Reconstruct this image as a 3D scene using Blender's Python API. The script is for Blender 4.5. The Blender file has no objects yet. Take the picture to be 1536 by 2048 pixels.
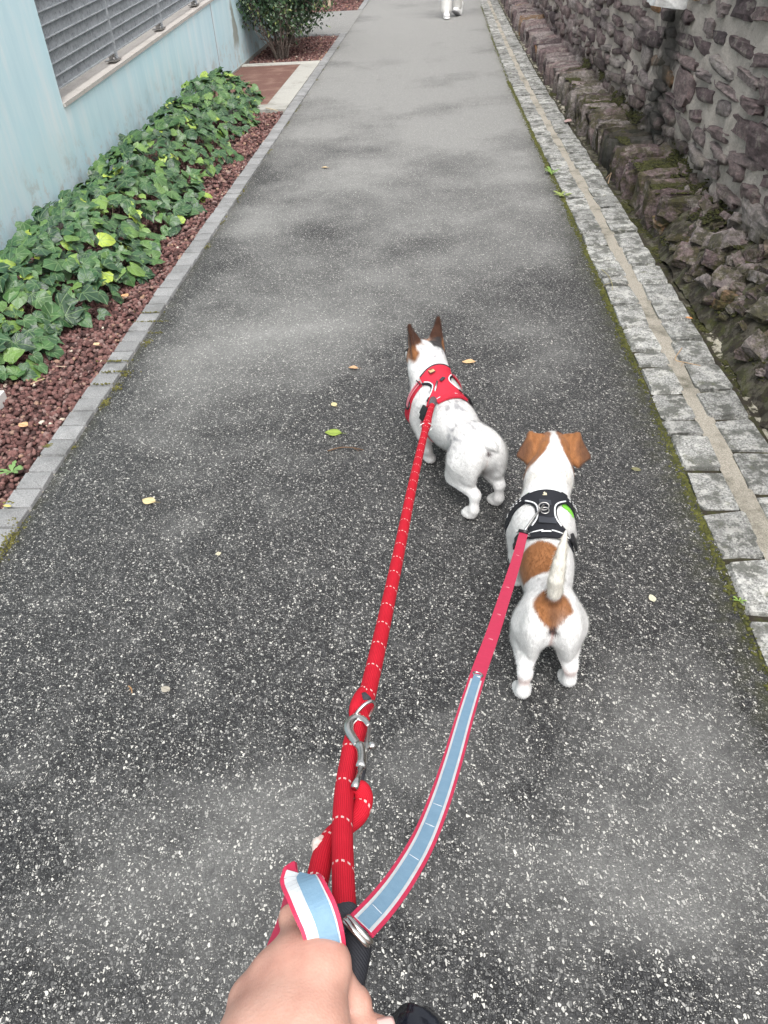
import bpy, math, random
import numpy as np
from mathutils import Vector, Matrix
from mathutils.bvhtree import BVHTree

# ------------------------------------------------------------------ camera
SC = bpy.context.scene
COL = SC.collection
CAM_H = 1.5
FPX = 1539.0                              # focal length in pixels of the 1536x2048 frame
CR = np.array([[0.9974070717, -0.0047222929, -0.0718110940],
               [0.0532876715, -0.6221970027,  0.7810450140],
               [-0.0483689708, -0.7828464663, -0.6203320505]])
cam_d = bpy.data.cameras.new('camera')
cam = bpy.data.objects.new('camera', cam_d)
COL.objects.link(cam)
SC.camera = cam
cam_d.sensor_fit = 'VERTICAL'
cam_d.sensor_height = 36.0
cam_d.lens = FPX / 2048 * 36.0
cam_d.clip_start = 0.02
cam_d.clip_end = 2000
_r, _u, _b = CR[:, 0], -CR[:, 1], -CR[:, 2]
cam.matrix_world = Matrix(((_r[0], _u[0], _b[0], 0), (_r[1], _u[1], _b[1], 0), (_r[2], _u[2], _b[2], CAM_H), (0, 0, 0, 1)))

# ------------------------------------------------------------------ overcast daylight
SUN_EL, SUN_AZ = math.radians(60), math.radians(168)     # azimuth measured from +Y towards +X
world = bpy.data.worlds.new('World')
SC.world = world
world.use_nodes = True
wt = world.node_tree
wt.nodes.clear()
sky_n = wt.nodes.new('ShaderNodeTexSky')
sky_n.sky_type = 'NISHITA'
sky_n.sun_disc = False
sky_n.sun_elevation = SUN_EL
sky_n.sun_rotation = SUN_AZ
sky_n.air_density = 1.0
sky_n.dust_density = 6.0
sky_n.ozone_density = 1.0
hs = wt.nodes.new('ShaderNodeHueSaturation')
hs.inputs['Saturation'].default_value = 0.16             # cloud cover greys the sky out
wt.links.new(sky_n.outputs[0], hs.inputs['Color'])
bg = wt.nodes.new('ShaderNodeBackground')
bg.inputs['Strength'].default_value = 0.15
wt.links.new(hs.outputs[0], bg.inputs[0])
wo = wt.nodes.new('ShaderNodeOutputWorld')
wt.links.new(bg.outputs[0], wo.inputs[0])
sun_d = bpy.data.lights.new('sun', 'SUN')
sun_d.energy = 0.6
sun_d.angle = math.radians(35)
sun_d.color = (1.0, 0.97, 0.93)
sun = bpy.data.objects.new('sun', sun_d)
COL.objects.link(sun)
sdir = Vector((math.sin(SUN_AZ) * math.cos(SUN_EL), math.cos(SUN_AZ) * math.cos(SUN_EL), math.sin(SUN_EL)))
sun.rotation_euler = (-sdir).to_track_quat('-Z', 'Y').to_euler()
SC.view_settings.view_transform = 'Standard'
SC.view_settings.look = 'None'
SC.view_settings.gamma = 1
SC.view_settings.exposure = 0.93

# ------------------------------------------------------------------ helpers
def ray(px, py):
    v = np.array([px - 768.0, py - 1024.0, FPX])
    return CR @ (v / np.linalg.norm(v))
def along(px, py, dist):                  # a world point at a distance from where the picture was taken
    return np.array([0, 0, CAM_H]) + ray(px, py) * dist
def gnd(px, py, z=0.0):
    r = ray(px, py)
    return np.array([0, 0, CAM_H]) + r * ((z - CAM_H) / r[2])
def rx(y):                                # slight bend of the right-hand edge of the path
    return float(np.interp(y, [0, 5, 7, 9.3, 12, 17, 40], [0.01, 0, -0.03, -0.055, -0.045, 0.0, 0.3]))

def prop(o, label=None, cat=None, group=None, kind=None):
    if label: o['label'] = label
    if cat: o['category'] = cat
    if group: o['group'] = group
    if kind: o['kind'] = kind
    return o
def link(name, data, parent=None):
    o = bpy.data.objects.new(name, data)
    COL.objects.link(o)
    if parent is not None: o.parent = parent
    return o
def empty(name, loc=(0, 0, 0), rz=0.0):
    o = link(name, None)
    o.empty_display_size = 0.05
    o.location = loc
    o.rotation_euler = (0, 0, rz)
    return o
def mk(name, verts, faces, mat, parent=None, smooth=False):
    me = bpy.data.meshes.new(name)
    me.from_pydata([tuple(map(float, v)) for v in verts], [], [tuple(int(i) for i in f) for f in faces])
    me.update()
    if mat: me.materials.append(mat)
    if smooth: me.polygons.foreach_set('use_smooth', [True] * len(me.polygons))
    return link(name, me, parent)
def mesh_np(name, V, F, mat, smooth=False):
    """V (n,3), F (m,k) numpy arrays -> mesh data"""
    me = bpy.data.meshes.new(name)
    V = np.ascontiguousarray(V, dtype=np.float32); F = np.ascontiguousarray(F, dtype=np.int32)
    k = F.shape[1]
    me.vertices.add(len(V)); me.vertices.foreach_set('co', V.ravel())
    me.loops.add(F.size); me.loops.foreach_set('vertex_index', F.ravel())
    me.polygons.add(len(F))
    me.polygons.foreach_set('loop_start', np.arange(0, F.size, k, dtype=np.int32))
    me.polygons.foreach_set('loop_total', np.full(len(F), k, dtype=np.int32))
    me.update(calc_edges=True)
    me.validate()
    if mat: me.materials.append(mat)
    if smooth: me.polygons.foreach_set('use_smooth', np.ones(len(me.polygons), dtype=bool))
    return me
def vcol(me, cols, name='col'):
    a = me.color_attributes.new(name, 'FLOAT_COLOR', 'POINT')
    c = np.ones((len(me.vertices), 4), dtype=np.float32)
    c[:, :3] = cols
    a.data.foreach_set('color', c.ravel())
BOXF = [(0, 3, 2, 1), (4, 5, 6, 7), (0, 1, 5, 4), (1, 2, 6, 5), (2, 3, 7, 6), (3, 0, 4, 7)]
def boxv(x0, x1, y0, y1, z0, z1):
    return [(x0, y0, z0), (x1, y0, z0), (x1, y1, z0), (x0, y1, z0), (x0, y0, z1), (x1, y0, z1), (x1, y1, z1), (x0, y1, z1)]
def box(name, b, mat, parent=None, bevel=0.0, shear=0.0, y_ref=0.0):
    v = [(x, y, z + shear * (y - y_ref)) for x, y, z in boxv(*b)]
    o = mk(name, v, BOXF, mat, parent)
    if bevel:
        m = o.modifiers.new('bevel', 'BEVEL'); m.width = bevel; m.segments = 2
    return o
def unit(v):
    v = np.asarray(v, float); return v / max(np.linalg.norm(v), 1e-9)
def smooth_path(P, n):
    """Catmull-Rom resample of a polyline"""
    P = np.asarray(P, float)
    Q = np.vstack([2 * P[0] - P[1], P, 2 * P[-1] - P[-2]])
    seg = len(P) - 1
    out = []
    for t in np.linspace(0, seg, n):
        i = min(int(t), seg - 1); u = t - i
        a, b, c, d = Q[i], Q[i + 1], Q[i + 2], Q[i + 3]
        out.append(0.5 * ((2 * b) + (-a + c) * u + (2 * a - 5 * b + 4 * c - d) * u * u + (-a + 3 * b - 3 * c + d) * u ** 3))
    return np.array(out)
def tube_data(P, r, k=8, flat=1.0, closed=False, side=None):
    P = np.asarray(P, float); n = len(P)
    r = np.broadcast_to(np.asarray(r, float), (n,))
    T = np.gradient(P, axis=0) if not closed else np.roll(P, -1, 0) - np.roll(P, 1, 0)
    T /= np.linalg.norm(T, axis=1)[:, None] + 1e-12
    ref = np.array(side if side is not None else ([0, 0, 1] if abs(T[0][2]) < .9 else [1, 0, 0]), float)
    V = []; UV = []
    L = np.concatenate([[0], np.cumsum(np.linalg.norm(np.diff(P, axis=0), axis=1))])
    u = None
    for i in range(n):
        if u is None: u = np.cross(ref, T[i])
        u = u - T[i] * np.dot(u, T[i]); u = unit(u)
        w = np.cross(T[i], u)
        for j in range(k):
            a = 2 * math.pi * j / k
            V.append(P[i] + (u * math.cos(a) + w * math.sin(a) * flat) * r[i]); UV.append((j / k, L[i]))
    F = []
    for i in range(n - 1 if not closed else n):
        for j in range(k):
            a, b = i * k, ((i + 1) % n) * k
            F.append((a + j, a + (j + 1) % k, b + (j + 1) % k, b + j))
    if not closed:
        F.append(tuple(range(k))[::-1]); F.append(tuple(range((n - 1) * k, n * k)))
    return V, F, UV
def tube(name, P, r, mat, parent=None, k=8, flat=1.0, closed=False, side=None):
    V, F, UV = tube_data(P, r, k, flat, closed, side)
    o = mk(name, V, F, mat, parent, True)
    uvl = o.data.uv_layers.new(name='uv')
    for p in o.data.polygons:
        for li in p.loop_indices:
            vi = o.data.loops[li].vertex_index
            uu = UV[vi][0]
            if len(p.vertices) == 4 and uu == 0 and any(UV[q][0] > .6 for q in p.vertices): uu = 1.0
            uvl.data[li].uv = (uu, UV[vi][1])
    return o
def ribbon(name, P, W, width, thick, mat, parent=None, lift=0.0):
    """flat strap along P; W = width directions (n,3)"""
    P = np.asarray(P, float); n = len(P)
    T = np.gradient(P, axis=0); T /= np.linalg.norm(T, axis=1)[:, None]
    V = []; F = []
    for i in range(n):
        w = unit(W[i] - T[i] * np.dot(W[i], T[i])); nn = np.cross(w, T[i])
        c = P[i] + nn * lift
        hw = (width[i] if hasattr(width, '__len__') else width) / 2
        V += [c - w * hw, c + w * hw, c + w * hw + nn * thick, c - w * hw + nn * thick]
    for i in range(n - 1):
        a, b = i * 4, i * 4 + 4
        for j in range(4): F.append((a + j, b + j, b + (j + 1) % 4, a + (j + 1) % 4))
    F += [(0, 1, 2, 3), tuple(range((n - 1) * 4, n * 4))[::-1]]
    o = mk(name, V, F, mat, parent)
    return o
def torus_path(c, ax1, ax2, r1, r2, n=28):
    c, a, b = np.asarray(c, float), unit(ax1), unit(ax2)
    return [c + a * r1 * math.cos(t) + b * r2 * math.sin(t) for t in np.linspace(0, 2 * math.pi, n, endpoint=False)]

# ---- value noise for shapes (numpy)
_rs = np.random.RandomState(7)
_tab = _rs.rand(4096).astype(np.float32)
def vnoise(P, s=1.0, seed=0):
    P = np.asarray(P, np.float64) * s
    i = np.floor(P).astype(np.int64); f = P - i; f = f * f * (3 - 2 * f)
    def h(a, b, c): return _tab[(a * 73856093 ^ b * 19349663 ^ c * 83492791 ^ (seed * 7919)) & 4095]
    x, y, z = i[:, 0], i[:, 1], i[:, 2]; fx, fy, fz = f[:, 0], f[:, 1], f[:, 2]
    def l(a, b, t): return a + (b - a) * t
    return l(l(l(h(x, y, z), h(x + 1, y, z), fx), l(h(x, y + 1, z), h(x + 1, y + 1, z), fx), fy),
             l(l(h(x, y, z + 1), h(x + 1, y, z + 1), fx), l(h(x, y + 1, z + 1), h(x + 1, y + 1, z + 1), fx), fy), fz)
def fbm(P, s=1.0, o=3, seed=0):
    v = 0; a = 0.5
    for k in range(o):
        v = v + a * (vnoise(P, s, seed + k) - 0.5); s *= 2.03; a *= 0.5
    return v                               # about -0.4..0.4

# ---- smooth solids: blended distance fields turned into one continuous surface
def cone(a, b, r1, r2):
    a = np.array(a, np.float32); b = np.array(b, np.float32); d = b - a; dd = float(d @ d)
    def fn(P):
        t = np.clip(((P - a) @ d) / dd, 0, 1)
        return np.linalg.norm(P - a - t[:, None] * d, axis=1) - (r1 + (r2 - r1) * t)
    return fn
def ell(c, r, M=None):
    c = np.array(c, np.float32); r = np.array(r, np.float32)
    def fn(P):
        q = P - c
        if M is not None: q = q @ np.array(M, np.float32)
        k0 = np.linalg.norm(q / r, axis=1); k1 = np.linalg.norm(q / (r * r), axis=1) + 1e-6
        return k0 * (k0 - 1) / k1
    return fn
def tri(a, b, c, r):
    a, b, c = [np.array(v, np.float32) for v in (a, b, c)]
    nor = np.cross(b - a, a - c); 
    def fn(P):
        pa, pb, pc = P - a, P - b, P - c
        ba, cb, ac = b - a, c - b, a - c
        ins = (np.sign(pa @ np.cross(ba, nor)) + np.sign(pb @ np.cross(cb, nor)) + np.sign(pc @ np.cross(ac, nor))) < 2
        def e(p, d):
            t = np.clip(p @ d / (d @ d), 0, 1); q = p - t[:, None] * d; return (q * q).sum(1)
        ed = np.minimum(np.minimum(e(pa, ba), e(pb, cb)), e(pc, ac))
        pl = (pa @ nor) ** 2 / (nor @ nor)
        return np.sqrt(np.where(ins, ed, pl)) - r
    return fn
def blend(prims):
    def fn(P):
        d = None
        for f, k in prims:
            x = f(P)
            if d is None: d = x; continue
            h = np.maximum(k - np.abs(d - x), 0) / k
            d = np.minimum(d, x) - h * h * k * 0.25
        return d
    return fn
def surface(fn, lo, hi, h):
    lo = np.array(lo, np.float32); n = np.ceil((np.array(hi) - lo) / h).astype(int) + 1
    g = np.stack(np.meshgrid(*[lo[i] + h * np.arange(n[i], dtype=np.float32) for i in range(3)], indexing='ij'), -1)
    D = np.empty(n[0] * n[1] * n[2], np.float32); G = g.reshape(-1, 3)
    for s in range(0, len(D), 400000): D[s:s + 400000] = fn(G[s:s + 400000])
    D = D.reshape(n)
    S = D < 0
    nc = n - 1
    acc = np.zeros((*nc, 3), np.float32); cnt = np.zeros(nc, np.float32)
    sl = lambda o, m=0: tuple(slice(o[i], nc[i] + o[i]) for i in range(3))
    import itertools
    cs = list(itertools.product((0, 1), repeat=3))
    for a in cs:
        for b in cs:
            df = [b[i] - a[i] for i in range(3)]
            if sorted(df) != [0, 0, 1]: continue
            da, db = D[sl(a)], D[sl(b)]
            m = (da < 0) != (db < 0)
            t = np.where(m, da / np.where(m, da - db, 1), 0)
            for i in range(3): acc[..., i] += np.where(m, a[i] + t * df[i], 0)
            cnt += m
    act = cnt > 0
    idx = -np.ones(nc, np.int64); idx[act] = np.arange(act.sum())
    cell = np.argwhere(act)
    V = lo + h * (cell + acc[act] / cnt[act][:, None])
    F = []
    for ax in range(3):
        o1, o2 = [i for i in range(3) if i != ax]
        a = [slice(1, nc[i]) for i in range(3)]; a[ax] = slice(0, nc[ax])
        b = list(a); b[ax] = slice(1, nc[ax] + 1)
        sa, sb = S[tuple(a)], S[tuple(b)]
        for flip, m in ((False, sa & ~sb), (True, ~sa & sb)):
            e = np.argwhere(m)
            if not len(e): continue
            e[:, o1] += 1; e[:, o2] += 1
            def at(d1, d2):
                q = e.copy(); q[:, o1] += d1; q[:, o2] += d2
                return idx[q[:, 0], q[:, 1], q[:, 2]]
            q = np.stack([at(-1, -1), at(0, -1), at(0, 0), at(-1, 0)], 1)
            if flip != (ax == 1): q = q[:, ::-1]
            F.append(q)
    F = np.vstack(F)
    V = V.astype(np.float32); e = h * 0.25
    for _ in range(2):
        d = fn(V); gr = np.stack([fn(V + np.eye(3, dtype=np.float32)[i] * e) - d for i in range(3)], 1) / e
        gl = np.linalg.norm(gr, axis=1)[:, None] + 1e-6
        V = V - np.clip(d[:, None] / gl, -h, h) * gr / gl * 0.9
    nrm = gr / gl
    return V, F, nrm

# ------------------------------------------------------------------ node material helper
class Mat:
    def __init__(s, name):
        s.m = bpy.data.materials.new(name); s.m.use_nodes = True
        s.t = s.m.node_tree; s.b = s.t.nodes['Principled BSDF']
    def n(s, typ, props=None, ins=None):
        nd = s.t.nodes.new('ShaderNode' + typ)
        for k, v in (props or {}).items(): setattr(nd, k, v)
        for k, v in (ins or {}).items(): s.set(nd.inputs[k], v)
        return nd
    def set(s, sock, v):
        if isinstance(v, bpy.types.NodeSocket): s.t.links.new(v, sock)
        elif isinstance(v, (tuple, list)) and len(v) == 3 and sock.type == 'RGBA': sock.default_value = (*v, 1)
        else: sock.default_value = v
    def math(s, op, a, b=0.0, c=None, clamp=False):
        nd = s.n('Math', {'operation': op, 'use_clamp': clamp}, {0: a, 1: b})
        if c is not None: s.set(nd.inputs[2], c)
        return nd.outputs[0]
    def mix(s, f, a, b, bt='MIX'):
        nd = s.n('Mix', {'data_type': 'RGBA', 'blend_type': bt})
        s.set(nd.inputs[0], f); s.set(nd.inputs[6], a); s.set(nd.inputs[7], b)
        return nd.outputs[2]
    def ramp(s, f, stops, interp='LINEAR'):
        nd = s.n('ValToRGB', None, {0: f}); cr = nd.color_ramp; cr.interpolation = interp
        while len(cr.elements) < len(stops): cr.elements.new(0.5)
        for e, (p, c) in zip(cr.elements, stops):
            e.position = p; e.color = (*c, 1) if isinstance(c, (tuple, list)) else (c, c, c, 1)
        return nd.outputs[0]
    def step(s, f, a, b):
        nd = s.n('MapRange', {'interpolation_type': 'SMOOTHSTEP'}, {0: f, 1: a, 2: b, 3: 0.0, 4: 1.0}); return nd.outputs[0]
    def noise(s, scale, detail=3, vec=None, rough=0.55, dims='3D', out=0, dist=0.0):
        nd = s.n('TexNoise', {'noise_dimensions': dims}, {'Scale': scale, 'Detail': detail, 'Roughness': rough, 'Distortion': dist})
        if vec is not None: s.set(nd.inputs['Vector'], vec)
        return nd.outputs[out]
    def voro(s, scale, vec=None, dims='3D', rnd=1.0, feature='F1'):
        nd = s.n('TexVoronoi', {'voronoi_dimensions': dims, 'feature': feature}, {'Scale': scale, 'Randomness': rnd})
        if vec is not None: s.set(nd.inputs['Vector'], vec)
        return nd
    def pos(s): return s.n('NewGeometry').outputs['Position']
    def obj(s): return s.n('TexCoord').outputs['Object']
    def uv(s): return s.n('TexCoord').outputs['UV']
    def sep(s, v):
        return s.n('SeparateXYZ', None, {0: v}).outputs
    def scale(s, v, sc):
        return s.n('Vector' + 'Math', {'operation': 'MULTIPLY'}, {0: v, 1: sc}).outputs[0]
    def bump(s, h, strength=0.3, dist=0.01):
        s.set(s.b.inputs['Normal'], s.n('Bump', None, {'Strength': strength, 'Distance': dist, 'Height': h}).outputs[0])
    def out(s, col=None, rough=None, **kw):
        if col is not None: s.set(s.b.inputs['Base Color'], col)
        if rough is not None: s.set(s.b.inputs['Roughness'], rough)
        for k, v in kw.items(): s.set(s.b.inputs[k.replace('_', ' ')], v)
        return s.m
def plain(name, col, rough=0.6, noise=0.12, scale=60, **kw):
    M = Mat(name)
    f = M.noise(scale, 3, M.obj())
    c = M.mix(f, tuple(v * (1 - noise * 2) for v in col), tuple(min(1, v * (1 + noise * 2)) for v in col))
    return M.out(c, rough, **kw)
# ------------------------------------------------------------------ surface materials
def m_asphalt():
    M = Mat('asphalt'); p = M.pos()
    warp = M.n('VectorMath', {'operation': 'MULTIPLY_ADD'}, {0: M.noise(70, 2, p, out=1), 1: (0.006, 0.006, 0), 2: p}).outputs[0]
    def chips(scale, stretch, lo, hi, w=0.10):
        vec = M.scale(warp, stretch)
        v = M.voro(scale, vec, '2D'); e = M.voro(scale, vec, '2D', 1.0, 'DISTANCE_TO_EDGE')
        c = M.n('SeparateColor', None, {0: v.outputs['Color']}).outputs
        thr = M.math('MULTIPLY_ADD', c[1], hi - lo, lo)
        mask = M.step(M.math('SUBTRACT', e.outputs['Distance'], thr), 0.0, w)
        return mask, c[0]
    m1, r1 = chips(185, (1, .72, 1), 0.04, 0.40)
    m2, r2 = chips(330, (.72, 1, 1), 0.02, 0.34)
    film_sheen = M.n('Attribute', {'attribute_name': 'film_sheen'}).outputs['Fac']
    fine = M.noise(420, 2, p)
    film_sheen2 = M.math('ADD', film_sheen, M.math('MULTIPLY', M.math('SUBTRACT', M.noise(7, 5, p, 0.65), 0.5), 0.8), clamp=True)
    film_sheen2 = M.math('ADD', film_sheen2, M.math('MULTIPLY', M.math('SUBTRACT', M.noise(55, 3, p), 0.5), 0.25), clamp=True)
    binder = M.mix(film_sheen2, (0.013, 0.013, 0.0135), (0.25, 0.248, 0.238))
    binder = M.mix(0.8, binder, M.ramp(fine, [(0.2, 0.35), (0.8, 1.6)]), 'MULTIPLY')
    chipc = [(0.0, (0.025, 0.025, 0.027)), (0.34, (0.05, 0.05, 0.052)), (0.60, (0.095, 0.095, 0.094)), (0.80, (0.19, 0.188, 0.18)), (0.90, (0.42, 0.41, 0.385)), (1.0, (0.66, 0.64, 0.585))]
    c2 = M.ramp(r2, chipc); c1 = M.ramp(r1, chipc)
    dust_sheen = (0.345, 0.342, 0.328)  # dust tone, raised so far chips also carry painted sky sheen
    c2 = M.mix(M.math('MULTIPLY', film_sheen2, 0.6), c2, dust_sheen); c1 = M.mix(M.math('MULTIPLY', film_sheen2, 0.5), c1, dust_sheen)
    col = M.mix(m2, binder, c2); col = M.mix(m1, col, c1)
    alg = M.n('Attribute', {'attribute_name': 'algae'}).outputs['Fac']
    algf = M.math('MULTIPLY', alg, M.step(M.noise(26, 4, p), 0.34, 0.62), clamp=True)
    col = M.mix(algf, col, M.mix(M.noise(90, 2, p), (0.020, 0.023, 0.012), (0.075, 0.075, 0.028)))
    h = M.math('ADD', M.math('MULTIPLY', m1, 0.7), M.math('MULTIPLY', m2, 0.4))
    M.bump(M.math('ADD', h, M.math('MULTIPLY', fine, 0.3)), 0.55, 0.003)
    rg = M.math('MULTIPLY_ADD', film_sheen2, 0.3, 0.5)
    return M.out(col, rg, Specular_IOR_Level=0.28)
def m_speck(name, a, b, c, scale=300, big=8, rough=0.8, bump=0.4, bd=0.002, stain=(0.03, 0.03, 0.025), stf=0.5, obj_rand=0.25):
    """speckled mineral surface: stone, concrete"""
    M = Mat(name); p = M.pos()
    f = M.noise(scale, 3, p, 0.7)
    col = M.ramp(f, [(0.28, a), (0.5, b), (0.72, c)])
    st = M.step(M.noise(big, 6, p, 0.7), 0.48, 0.68)
    col = M.mix(M.math('MULTIPLY', st, stf), col, stain)
    rnd = M.n('ObjectInfo').outputs['Random']
    col = M.mix(1.0, col, M.ramp(rnd, [(0, 1 - obj_rand), (1, 1 + obj_rand * .6)]), 'MULTIPLY')
    M.bump(M.math('ADD', f, M.math('MULTIPLY', M.noise(scale * .2, 4, p), 1.5)), bump, bd)
    return M.out(col, rough)
MAT_ASPH = m_asphalt()
MAT_KERB = m_speck('grey kerb concrete', (0.13, 0.13, 0.135), (0.245, 0.245, 0.245), (0.36, 0.36, 0.35), 250, 5, 0.85, 0.35, .002, (0.09, 0.09, 0.085), 0.5, .18)
def m_sett():
    M = Mat('granite sett'); p = M.pos()
    f = M.noise(150, 3, p, 0.75)
    col = M.ramp(f, [(0.30, (0.05, 0.05, 0.05)), (0.44, (0.22, 0.22, 0.21)), (0.58, (0.40, 0.40, 0.38)), (0.72, (0.66, 0.65, 0.61))])
    st = M.step(M.noise(12, 5, p, 0.62), 0.45, 0.58)
    col = M.mix(M.math('MULTIPLY', st, 0.8), col, (0.085, 0.087, 0.075))
    gr = M.step(M.noise(19, 5, p, 0.7), 0.56, 0.74)
    col = M.mix(M.math('MULTIPLY', gr, 0.55), col, (0.12, 0.125, 0.055))
    li = M.step(M.noise(30, 5, p, 0.68), 0.53, 0.60)
    col = M.mix(M.math('MULTIPLY', li, 0.5), col, (0.60, 0.59, 0.55))
    rnd = M.n('ObjectInfo').outputs['Random']
    col = M.mix(1.0, col, M.ramp(rnd, [(0, 0.72), (1, 1.12)]), 'MULTIPLY')
    M.bump(M.math('ADD', f, M.math('MULTIPLY', M.noise(45, 5, p), 3)), 0.6, .004)
    return M.out(col, 0.85)
MAT_SETT = m_sett()
MAT_SAND = m_speck('sandy mortar', (0.16, 0.145, 0.115), (0.33, 0.30, 0.25), (0.48, 0.45, 0.39), 240, 4, 0.95, 0.5, .004, (0.05, 0.05, 0.03), 0.75)
MAT_CONC = m_speck('pale concrete', (0.25, 0.245, 0.22), (0.36, 0.35, 0.32), (0.46, 0.45, 0.41), 160, 5, 0.9, 0.3, .003, (0.16, 0.16, 0.13), 0.5)
MAT_SILL = m_speck('beige sill concrete', (0.36, 0.33, 0.30), (0.46, 0.43, 0.40), (0.55, 0.52, 0.49), 120, 6, 0.9, 0.2, .002, (0.22, 0.19, 0.16), 0.4)
MAT_GROUND = m_speck('dark earth', (0.03, 0.025, 0.02), (0.06, 0.05, 0.04), (0.10, 0.08, 0.06), 60, 3, 0.95, 0.6, .01)
def m_moss(name='moss', dark=(0.018, 0.022, 0.008), lite=(0.12, 0.125, 0.022), sc=55):
    M = Mat(name); p = M.pos()
    c = M.ramp(M.noise(sc, 4, p, 0.7), [(0.3, dark), (0.55, tuple((a + b) / 2 for a, b in zip(dark, lite))), (0.75, lite)])
    M.bump(M.noise(sc * 4, 3, p), 0.7, 0.004)
    return M.out(c, 0.95)
MAT_MOSS = m_moss()
def m_soil():
    M = Mat('mossy soil'); p = M.pos()
    c = M.ramp(M.noise(16, 6, p, 0.75), [(0.32, (0.016, 0.013, 0.009)), (0.48, (0.035, 0.028, 0.018)), (0.6, (0.045, 0.048, 0.014)), (0.75, (0.09, 0.085, 0.02))])
    pale = M.n('Attribute', {'attribute_name': 'lime'}).outputs['Fac']
    pf = M.math('MULTIPLY', pale, M.step(M.noise(17, 5, p, 0.65), 0.48, 0.56))
    c = M.mix(pf, c, M.ramp(M.noise(120, 3, p), [(.3, (0.30, 0.28, 0.22)), (.7, (0.62, 0.58, 0.47))]))
    M.bump(M.noise(70, 5, p, 0.7), 0.9, 0.012)
    return M.out(c, 0.95)
MAT_SOIL = m_soil()
def m_gravel(name='red lava gravel'):
    M = Mat(name)
    r = M.n('Attribute', {'attribute_name': 'rnd'}).outputs['Fac']
    c = M.ramp(r, [(0.0, (0.045, 0.022, 0.020)), (0.3, (0.10, 0.045, 0.040)), (0.55, (0.165, 0.075, 0.066)), (0.8, (0.20, 0.105, 0.092)), (0.93, (0.24, 0.16, 0.145)), (0.985, (0.33, 0.20, 0.13)), (1.0, (0.62, 0.56, 0.46))])
    f = M.noise(320, 3, M.pos(), 0.7)
    c = M.mix(0.8, c, M.ramp(f, [(0.25, 0.45), (0.75, 1.5)]), 'MULTIPLY')
    M.bump(f, 0.6, 0.002)
    return M.out(c, 0.9)
MAT_GRAV = m_gravel()
MAT_GRAVBED = m_speck('red gravel fines', (0.03, 0.013, 0.012), (0.075, 0.035, 0.032), (0.13, 0.06, 0.055), 90, 9, 0.95, 0.9, .012, (0.02, 0.012, 0.01), 0.6)
def m_bluewall():
    M = Mat('pale blue paint'); p = M.pos(); s = M.sep(p)
    streak = M.noise(3.0, 5, M.scale(p, (1, 2.6, 0.35)), 0.6)
    c = M.ramp(streak, [(0.25, (0.52, 0.73, 0.80)), (0.5, (0.62, 0.81, 0.865)), (0.72, (0.75, 0.855, 0.885))])
    cl = M.noise(1.3, 4, p, 0.6)
    c = M.mix(M.math('MULTIPLY', M.step(cl, 0.45, 0.7), 0.5), c, (0.55, 0.80, 0.87))
    low = M.math('SUBTRACT', 1.0, M.step(s[2], 0.05, 0.5))            # weathering rises from the foot of the wall
    peel = M.math('MULTIPLY', M.step(M.noise(7, 7, p, 0.75), 0.53, 0.63), low)
    c = M.mix(M.math('MULTIPLY', peel, 0.85), c, (0.60, 0.59, 0.55))
    gr = M.math('MULTIPLY', M.step(M.noise(3.5, 6, p, 0.7), 0.45, 0.7), M.math('MULTIPLY', low, 0.6))
    c = M.mix(gr, c, (0.33, 0.42, 0.42))
    flake = M.step(M.noise(26, 3, M.scale(p, (1, 1, 0.28)), 0.6), 0.72, 0.76)
    flake = M.math('MULTIPLY', flake, M.step(M.noise(1.8, 2, p), 0.5, 0.62))
    c = M.mix(M.math('MULTIPLY', flake, 0.7), c, (0.22, 0.22, 0.19))
    # brown run-off stain beyond the joint, below the coping
    dy = M.math('SUBTRACT', s[1], M.math('ADD', 10.62, M.math('MULTIPLY', M.math('SUBTRACT', M.noise(6, 3, p), .5), .35)))
    wz = M.math('MULTIPLY_ADD', M.math('SUBTRACT', 0.75, s[2]), 0.34, 0.03)
    run = M.math('SUBTRACT', 1.0, M.step(M.math('DIVIDE', M.math('ABSOLUTE', dy), wz), 0.55, 1.0))
    run = M.math('MULTIPLY', run, M.math('MULTIPLY', M.step(s[2], 0.18, 0.30), M.math('SUBTRACT', 1.0, M.step(s[2], 0.6, 0.78))))
    c = M.mix(M.math('MULTIPLY', run, 0.75), c, M.ramp(M.noise(30, 3, M.scale(p, (1, 1, .3))), [(.3, (0.16, 0.14, 0.09)), (.7, (0.34, 0.32, 0.25))]))
    M.bump(M.math('ADD', M.noise(180, 3, p), M.math('MULTIPLY', M.noise(14, 4, p), 2.0)), 0.12, 0.004)
    return M.out(c, 0.7)
MAT_BLUE = m_bluewall()
def m_galv():
    M = Mat('galvanised steel'); p = M.pos()
    v = M.voro(45, p); c = M.ramp(M.n('SeparateColor', None, {0: v.outputs['Color']}).outputs[0], [(0, (0.36, 0.385, 0.41)), (1, (0.48, 0.505, 0.53))])
    c = M.mix(M.step(M.noise(30, 4, p), 0.5, 0.75), c, (0.24, 0.26, 0.28))
    return M.out(c, 0.55, Metallic=0.35)
MAT_GALV = m_galv()
MAT_STEEL = plain('polished steel', (0.62, 0.61, 0.59), 0.22, 0.05, 40, Metallic=1.0)
MAT_DSTEEL = plain('dull steel', (0.42, 0.41, 0.40), 0.35, 0.1, 60, Metallic=1.0)
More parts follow.
